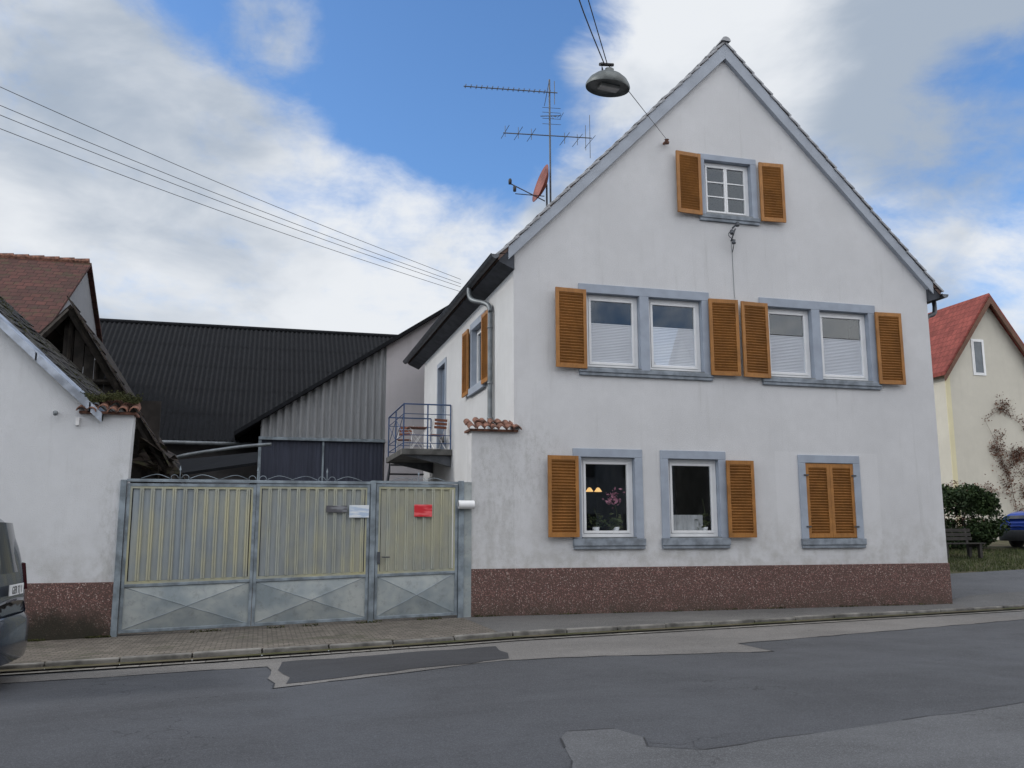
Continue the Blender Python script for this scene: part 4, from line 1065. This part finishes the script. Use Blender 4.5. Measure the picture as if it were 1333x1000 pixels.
for x in (-.78,.78):
    mb=MB(); mb.box(x-.06,x+.06,-.24,-.14,0,.46); mb.box(x-.06,x+.06,.18,.28,0,.46); mb.box(x-.05,x+.05,-.14,.18,.36,.455); mb.hexa([(x-.04,.27,.46),(x+.04,.27,.46),(x+.04,.31,.46),(x-.04,.31,.46)],[(x-.04,.345,1.0),(x+.04,.345,1.0),(x+.04,.38,1.0),(x-.04,.38,1.0)])
    mesh_obj(mb,"leg",dk,BN,local=True)
mb=MB(); rnd=random.Random(4)
for i in range(17000):
    x=rnd.uniform(13.0,26); y=rnd.uniform(4.8,10)
    if y<ky(x)+1.5+3.0: continue
    z=zg(x,y)-.06; h=rnd.uniform(.05,.14); a=rnd.uniform(0,6.28); w=.012
    mb.add([(x-w*math.cos(a),y-w*math.sin(a),z),(x+w*math.cos(a),y+w*math.sin(a),z),(x+rnd.gauss(0,.03),y+rnd.gauss(0,.03),z+h)],[(0,1,2)])
g=mesh_obj(mb,"grass",M['grass']); g["kind"]="stuff"; g["label"]="rough grass verge"
mb=MB()
for i in range(3600):
    x=rnd.choice([rnd.uniform(-6.5,0),rnd.uniform(0,11.3),rnd.uniform(-9,-6.6)]); 
    if noise.noise(Vector((x*1.7,0,0)))<.05: continue
    y=-.05-abs(rnd.gauss(0,.03)); z=zg(x,y); leaf(mb,(x,y,z+rnd.uniform(0,.035)),.02,rnd)
g=mesh_obj(mb,"weeds",M['ivy']); g["kind"]="stuff"; g["label"]="weeds and moss in the pavement joint"

mat_far=mat_simple("far_window",(.05,.055,.06),.15,0,.3,2,0)
def opp_house(x0,x1,label,wallc):
    t=thing("opposite_house",label,"house",((x0+x1)/2,-28,0))
    wm_=mat_stucco("opposite_render",wallc,.5,(-5,-4),None,False)
    zr=13.2
    mb=MB(); mb.box(x0,x1,-33,-24,-.6,7.4); mb.poly_extr([(-33,7.4),(-24,7.4),(-28.5,zr-.1)],x0,x1)
    for k in range(len(mb.v)-6,len(mb.v)):
        v=mb.v[k]; mb.v[k]=Vector((v.y,v.x,v.z))
    mesh_obj(mb,"wall",wm_,t)
    mb=MB(); mb.hexa([(x0-.3,-23.6,7.0),(x1+.3,-23.6,7.0),(x1+.3,-28.5,zr),(x0-.3,-28.5,zr)],[(x0-.3,-23.6,7.15),(x1+.3,-23.6,7.15),(x1+.3,-28.5,zr+.15),(x0-.3,-28.5,zr+.15)])
    mb.hexa([(x0-.3,-28.5,zr),(x1+.3,-28.5,zr),(x1+.3,-33.4,7.0),(x0-.3,-33.4,7.0)],[(x0-.3,-28.5,zr+.15),(x1+.3,-28.5,zr+.15),(x1+.3,-33.4,7.15),(x0-.3,-33.4,7.15)])
    mesh_obj(mb,"roof",M['red_tile_old'],t)
    x=x0+1.2
    while x<x1-1.5:
        for z in (1.2,4.4):
            mb=MB(); mb.box(x,x+1.1,-23.98,-23.9,z,z+1.4); mesh_obj(mb,"window",mat_far,t)
        x+=2.6
opp_house(-13,-3.5,"rendered street house with old red tile roof",(.45,.42,.36))
opp_house(-1,16,"long rendered street house with old red tile roof",(.40,.40,.40))
opp_house(19,34,"rendered house with red tile roof across the street",(.48,.44,.38))

# ------------------------------------------------------------------ cars
def car(name,label,loc,rot,color,height=1.75,length=4.4,plate=None,vs_=1.0,scale=1.0):
    c=thing(name,label,"car",loc,rot); c.scale=(scale,)*3
    paint=mat_simple(name+"_paint",color,.25,.3,.08,3,0,60,True); paint.node_tree.nodes['Principled BSDF'].inputs['Coat Weight'].default_value=.6
    Hh=height; l=length; q=vs_
    st=[(0.0,.42,.70*q,.80*q,.70,.60),(.03,.30,.86*q,.96*q,.80,.70),(.10,.26,1.0*q,Hh-.42,.85,.66),(.28,.25,1.02*q,Hh-.13,.88,.66),(.55,.25,1.02*q,Hh-.02,.89,.66),(1.4,.25,1.0*q,Hh,.90,.67),(2.3,.25,.98*q,Hh-.02,.90,.66),(2.75,.25,.97*q,Hh-.16,.90,.63),(3.3,.25,.96*q,1.12*q,.89,.66),(3.6,.25,.92*q,.98*q,.88,.70),(4.1,.27,.80*q,.86*q,.84,.66),(4.33,.32,.66*q,.72*q,.74,.60),(l,.42,.56*q,.62*q,.60,.5)]
    def sec(s,off=0):
        x,zb,zt,zz,hb,ht=s
        half=[(hb*.86,zb),(hb*.98,zb+.08),(hb+off,zb+(zt-zb)*.5),(hb*.985+off,zt-.03),(hb*.96+off,zt),(ht+(hb-ht)*.12+off,zz-.07 if zz-zt>.15 else zt+(zz-zt)*.6),(ht*.9,zz-.005+off),(ht*.4,zz+.012+off)]
        return [(x,-y,z) for y,z in half]+[(x,y,z) for y,z in reversed(half)]
    mb=MB(); S=[sec(s) for s in st]; n=len(S[0])
    vs=[v for qq in S for v in qq]; fs=[]
    for i in range(len(S)-1):
        for j in range(n): fs.append((i*n+j,i*n+(j+1)%n,(i+1)*n+(j+1)%n,(i+1)*n+j))
    fs.append(tuple(range(n))); fs.append(tuple((len(S)-1)*n+j for j in range(n))[::-1])
    mb.add(vs,fs); mesh_obj(mb,"body",paint,c,local=True,smooth=True,subsurf=2)
    gl=mat_simple(name+"_glass",(.012,.014,.017),.06,0,.05,3,0,60,True,.8)
    for sg in (-1,1):
        mb=MB()
        for (xa,xb) in ((.5,1.2),(1.28,2.05),(2.12,2.75)):
            mb.add([(xa,sg*.885,1.05*q),(xb,sg*.895,1.03*q),(xb-(.0 if xb<2.5 else .1),sg*.70,Hh-.17 if xb<2.5 else Hh-.27),(xa+.05,sg*.70,Hh-.17)],[(0,1,2,3)])
        mesh_obj(mb,"side_window",gl,c,local=True)
    mb=MB(); vs=[];fs=[]
    for i in range(9):
        y=-.66+i*1.32/8; k=(y/.66)**2
        vs+=[(.035+.05*k,y*1.08,1.04*q+.06),(.15+.05*k,y*.9,Hh-.2)]
    for i in range(8): fs.append((2*i,2*i+1,2*i+3,2*i+2))
    mb.add(vs,fs); mesh_obj(mb,"rear_window",gl,c,local=True,smooth=True)
    mb=MB(); mb.add([(3.28,-.72,1.14*q),(3.28,.72,1.14*q),(2.72,.58,Hh-.13),(2.72,-.58,Hh-.13)],[(0,1,2,3)]); mesh_obj(mb,"windscreen",gl,c,local=True)
    for x in (.85,3.45):
        for sg in (-1,1):
            w=MB(); w.lathe([(.0,-.1),(.2,-.1),(.31,-.09),(.325,-.05),(.325,.05),(.31,.09),(.2,.1),(0,.1)],(x,sg*.80,.325),'y',28)
            wh=mesh_obj(w,"wheel",M['tyre'],c,local=True,smooth=True)
            r=MB(); r.lathe([(0,0),(.06,0),(.07,-.01*sg),(.2,.0),(.21,.012*sg)],(x,sg*.905,.325),'y',20)
            mesh_obj(r,"rim",M['rim'],wh,local=True)
    for sg in (-1,1):
        t=MB(); t.hexa([(-.005,sg*.70,.90*q),(.10,sg*.870,.92*q),(.14,sg*.85,.92*q),(.05,sg*.70,.90*q)],[(.05,sg*.74,1.18*q),(.16,sg*.815,1.18*q),(.2,sg*.79,1.18*q),(.1,sg*.74,1.18*q)])
        mesh_obj(t,"tail_light",M['red_lens'],c,local=True,bevel=.01)
        t=MB(); t.hexa([(4.20,sg*.5,.66),(4.05,sg*.83,.68),(4.0,sg*.82,.68),(4.1,sg*.5,.66)],[(4.14,sg*.5,.8),(3.98,sg*.80,.82),(3.9,sg*.79,.82),(4.0,sg*.5,.8)]); mesh_obj(t,"headlight",M['lens_clear'],c,local=True,bevel=.01)
    b=MB(); vs=[];fs=[]
    for i in range(11):
        y=-.9+i*.18; k=(abs(y)/.9)**4; x=-.11+.22*k
        vs+=[(x+.02,y*.99,.28),(x,y,.36),(x,y,.62*q),(x+.06,y*.98,.68*q)]
    for i in range(10):
        for j in range(3): fs.append((4*i+j,4*i+j+1,4*i+5+j,4*i+4+j))
    b.add(vs,fs); mesh_obj(b,"bumper",paint if plate else M['plastic_dark'],c,local=True,smooth=True)
    if plate:
        zp=1.0
        p=MB(); p.box(-.045,-.03,-.30,.30,zp,zp+.12); mesh_obj(p,"number_plate",M['white_frame'],c,local=True,bevel=.003)
        cu=bpy.data.curves.new("plate_letters","FONT"); cu.body=plate; cu.size=.12; cu.align_x='CENTER'; cu.extrude=.001
        to=bpy.data.objects.new("plate_letters",cu); COL.objects.link(to)
        dg=bpy.context.evaluated_depsgraph_get(); me=bpy.data.meshes.new_from_object(to.evaluated_get(dg)); bpy.data.objects.remove(to)
        me.materials.clear(); me.materials.append(M['ink'])
        me.transform(Matrix(((0,0,-1,-.047),(-1,0,0,0),(0,1,0,zp+.018),(0,0,0,1))))
        o=bpy.data.objects.new("lettering",me); COL.objects.link(o); o.parent=c
    return c
car("parked_minivan","dark grey blue minivan parked on the road by the kerb",(-7.2,-4.62,zg(-7.2,-6)-.10),math.radians(180),(.020,.030,.050),2.02,4.4,"GER TJ 1",1.14,1.14)
car("parked_car","bright blue car parked beyond the hedge",(23.2,10.2,zg(23.2,10.2)-.02),math.radians(2),(.02,.06,.36),1.42,4.4)

# ------------------------------------------------------------------ sky
wd=bpy.data.worlds.new("World"); scn.world=wd; wd.use_nodes=True; nt=wd.node_tree; nt.nodes.clear()
def N(t): return nt.nodes.new(t)
def Lk(a,b): nt.links.new(a,b)
out=N('ShaderNodeOutputWorld'); bg=N('ShaderNodeBackground'); Lk(bg.outputs[0],out.inputs[0]); bg.inputs[1].default_value=.1
sky=N('ShaderNodeTexSky'); sky.sky_type='NISHITA'; sky.sun_disc=False
SUN_EL,SUN_AZ=32,-78
sky.sun_elevation=math.radians(SUN_EL); sky.sun_rotation=math.radians(SUN_AZ)
tc=N('ShaderNodeTexCoord'); nrm=N('ShaderNodeVectorMath'); nrm.operation='NORMALIZE'; Lk(tc.outputs['Generated'],nrm.inputs[0]); DV=nrm.outputs[0]
def dirv(az,el):
    a,e=math.radians(az),math.radians(el); return (math.sin(a)*math.cos(e),math.cos(a)*math.cos(e),math.sin(e))
def wm(op,a,b=None):
    k=N('ShaderNodeMath'); k.operation=op
    for i,v in enumerate((a,b)):
        if v is None: continue
        if isinstance(v,(int,float)): k.inputs[i].default_value=v
        else: Lk(v,k.inputs[i])
    return k.outputs[0]
def wr(f,a,b,c,d):
    k=N('ShaderNodeMapRange'); k.interpolation_type='SMOOTHSTEP'; Lk(f,k.inputs[0])
    for i,v in enumerate((a,b,c,d)): k.inputs[i+1].default_value=v
    return k.outputs[0]
def wnoise(sc,det,rough,zs=1.8,dist=0,off=(0,0,0)):
    m=N('ShaderNodeMapping'); m.inputs['Scale'].default_value=(1,1,zs); m.inputs['Location'].default_value=off; Lk(DV,m.inputs[0])
    k=N('ShaderNodeTexNoise'); k.inputs['Scale'].default_value=sc; k.inputs['Detail'].default_value=det; k.inputs['Roughness'].default_value=rough; k.inputs['Distortion'].default_value=dist; Lk(m.outputs[0],k.inputs['Vector']); return k.outputs['Fac']
def blob(az,el,ro,ri,w):
    d=N('ShaderNodeVectorMath'); d.operation='DOT_PRODUCT'; Lk(DV,d.inputs[0]); d.inputs[1].default_value=dirv(az,el)
    return wr(d.outputs['Value'],math.cos(math.radians(ro)),math.cos(math.radians(ri)),0,w)
cover=wm('ADD',0.62,0.0)
for b in ((10,29,9,2,-.52),(4,29.5,8,2,-.52),(17,30,7,1,-.42),(-4,34,8,1,-.5),(13,25,6,0,-.45),(12,37,10,3,-.5),(47,22,8,2,-.28),(46,14,5,1,-.15),(0,30.5,4,0,.55),(33,31,10,3,.3),(22,29,4,1,.12)):
    cover=wm('ADD',cover,blob(*b))
n1=wnoise(3.6,7,.60,1.9,.25); n4=wnoise(11,5,.62,1.6,.4,(2,4,1))
cover=wm('ADD',cover,wm('ADD',wm('MULTIPLY',wm('SUBTRACT',n1,.5),1.6),wm('MULTIPLY',wm('SUBTRACT',n4,.5),.75)))
mask=wr(cover,.12,.72,0,1)
n2=wnoise(2.4,5,.55,2.2,.2,(3.1,1.7,.4)); n3=wnoise(7,5,.60,2,.3,(5,2,8))
shade=wm('ADD',wm('MULTIPLY',n2,.68),wm('MULTIPLY',n3,.32))
for b in ((8,19,10,2,.15),(28,29,9,3,.14),(-4,20,9,2,.06),(-14,26,8,2,-.02),(-10,12,8,2,-.05),(47,14,5,1,.15),(44,25,9,2,-.13),(37,20,8,2,-.06)):
    shade=wm('ADD',shade,blob(*b))
sh=wr(shade,.33,.66,0,1)
mx=N('ShaderNodeMix'); mx.data_type='RGBA'; Lk(sh,mx.inputs[0]); mx.inputs[6].default_value=(3.9,4.6,5.6,1); mx.inputs[7].default_value=(8.3,8.6,9.0,1)
sy=N('ShaderNodeSeparateXYZ'); Lk(DV,sy.inputs[0]); br=wr(sy.outputs[1],-.1,.35,2.6,1.0)  # clouds behind the camera boosted, added fill light for the facade
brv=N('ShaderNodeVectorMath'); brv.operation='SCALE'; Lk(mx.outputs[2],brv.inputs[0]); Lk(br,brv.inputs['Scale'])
tint=N('ShaderNodeMix'); tint.data_type='RGBA'; tint.blend_type='MULTIPLY'; tint.inputs[0].default_value=1; Lk(sky.outputs[0],tint.inputs[6]); tint.inputs[7].default_value=(1.05,1.5,2.0,1)
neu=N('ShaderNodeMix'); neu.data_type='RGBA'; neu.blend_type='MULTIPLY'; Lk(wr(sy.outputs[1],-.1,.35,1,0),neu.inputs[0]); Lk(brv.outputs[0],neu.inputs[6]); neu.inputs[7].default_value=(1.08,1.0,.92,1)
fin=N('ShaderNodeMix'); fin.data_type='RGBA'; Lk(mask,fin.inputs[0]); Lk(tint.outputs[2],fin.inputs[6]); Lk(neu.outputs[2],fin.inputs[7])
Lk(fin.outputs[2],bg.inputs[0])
try:
    wd.cycles.sampling_method='MANUAL'; wd.cycles.sample_map_resolution=256
except Exception: pass
sun=bpy.data.lights.new("sun",'SUN'); sun.energy=1.5; sun.angle=math.radians(10); sun.color=(1,.95,.88)
so=bpy.data.objects.new("sun",sun); COL.objects.link(so); so.rotation_euler=Vector(dirv(SUN_AZ,SUN_EL)).to_track_quat('Z','Y').to_euler(); so.location=(-20,5,30)

# ------------------------------------------------------------------ camera
cam=bpy.data.cameras.new("camera"); cam.sensor_width=36; cam.lens=36*1180/1333; cam.clip_end=2000; cam.clip_start=.05
co=bpy.data.objects.new("camera",cam); COL.objects.link(co)
r=Vector((.9645,-.2640,-.0027)); w=Vector((.2608,.9513,.1642)); w.normalize(); r=(r-w*r.dot(w)).normalized(); u=r.cross(w)
co.matrix_world=Matrix(((r.x,u.x,-w.x,CAM.x),(r.y,u.y,-w.y,CAM.y),(r.z,u.z,-w.z,CAM.z),(0,0,0,1)))
scn.camera=co
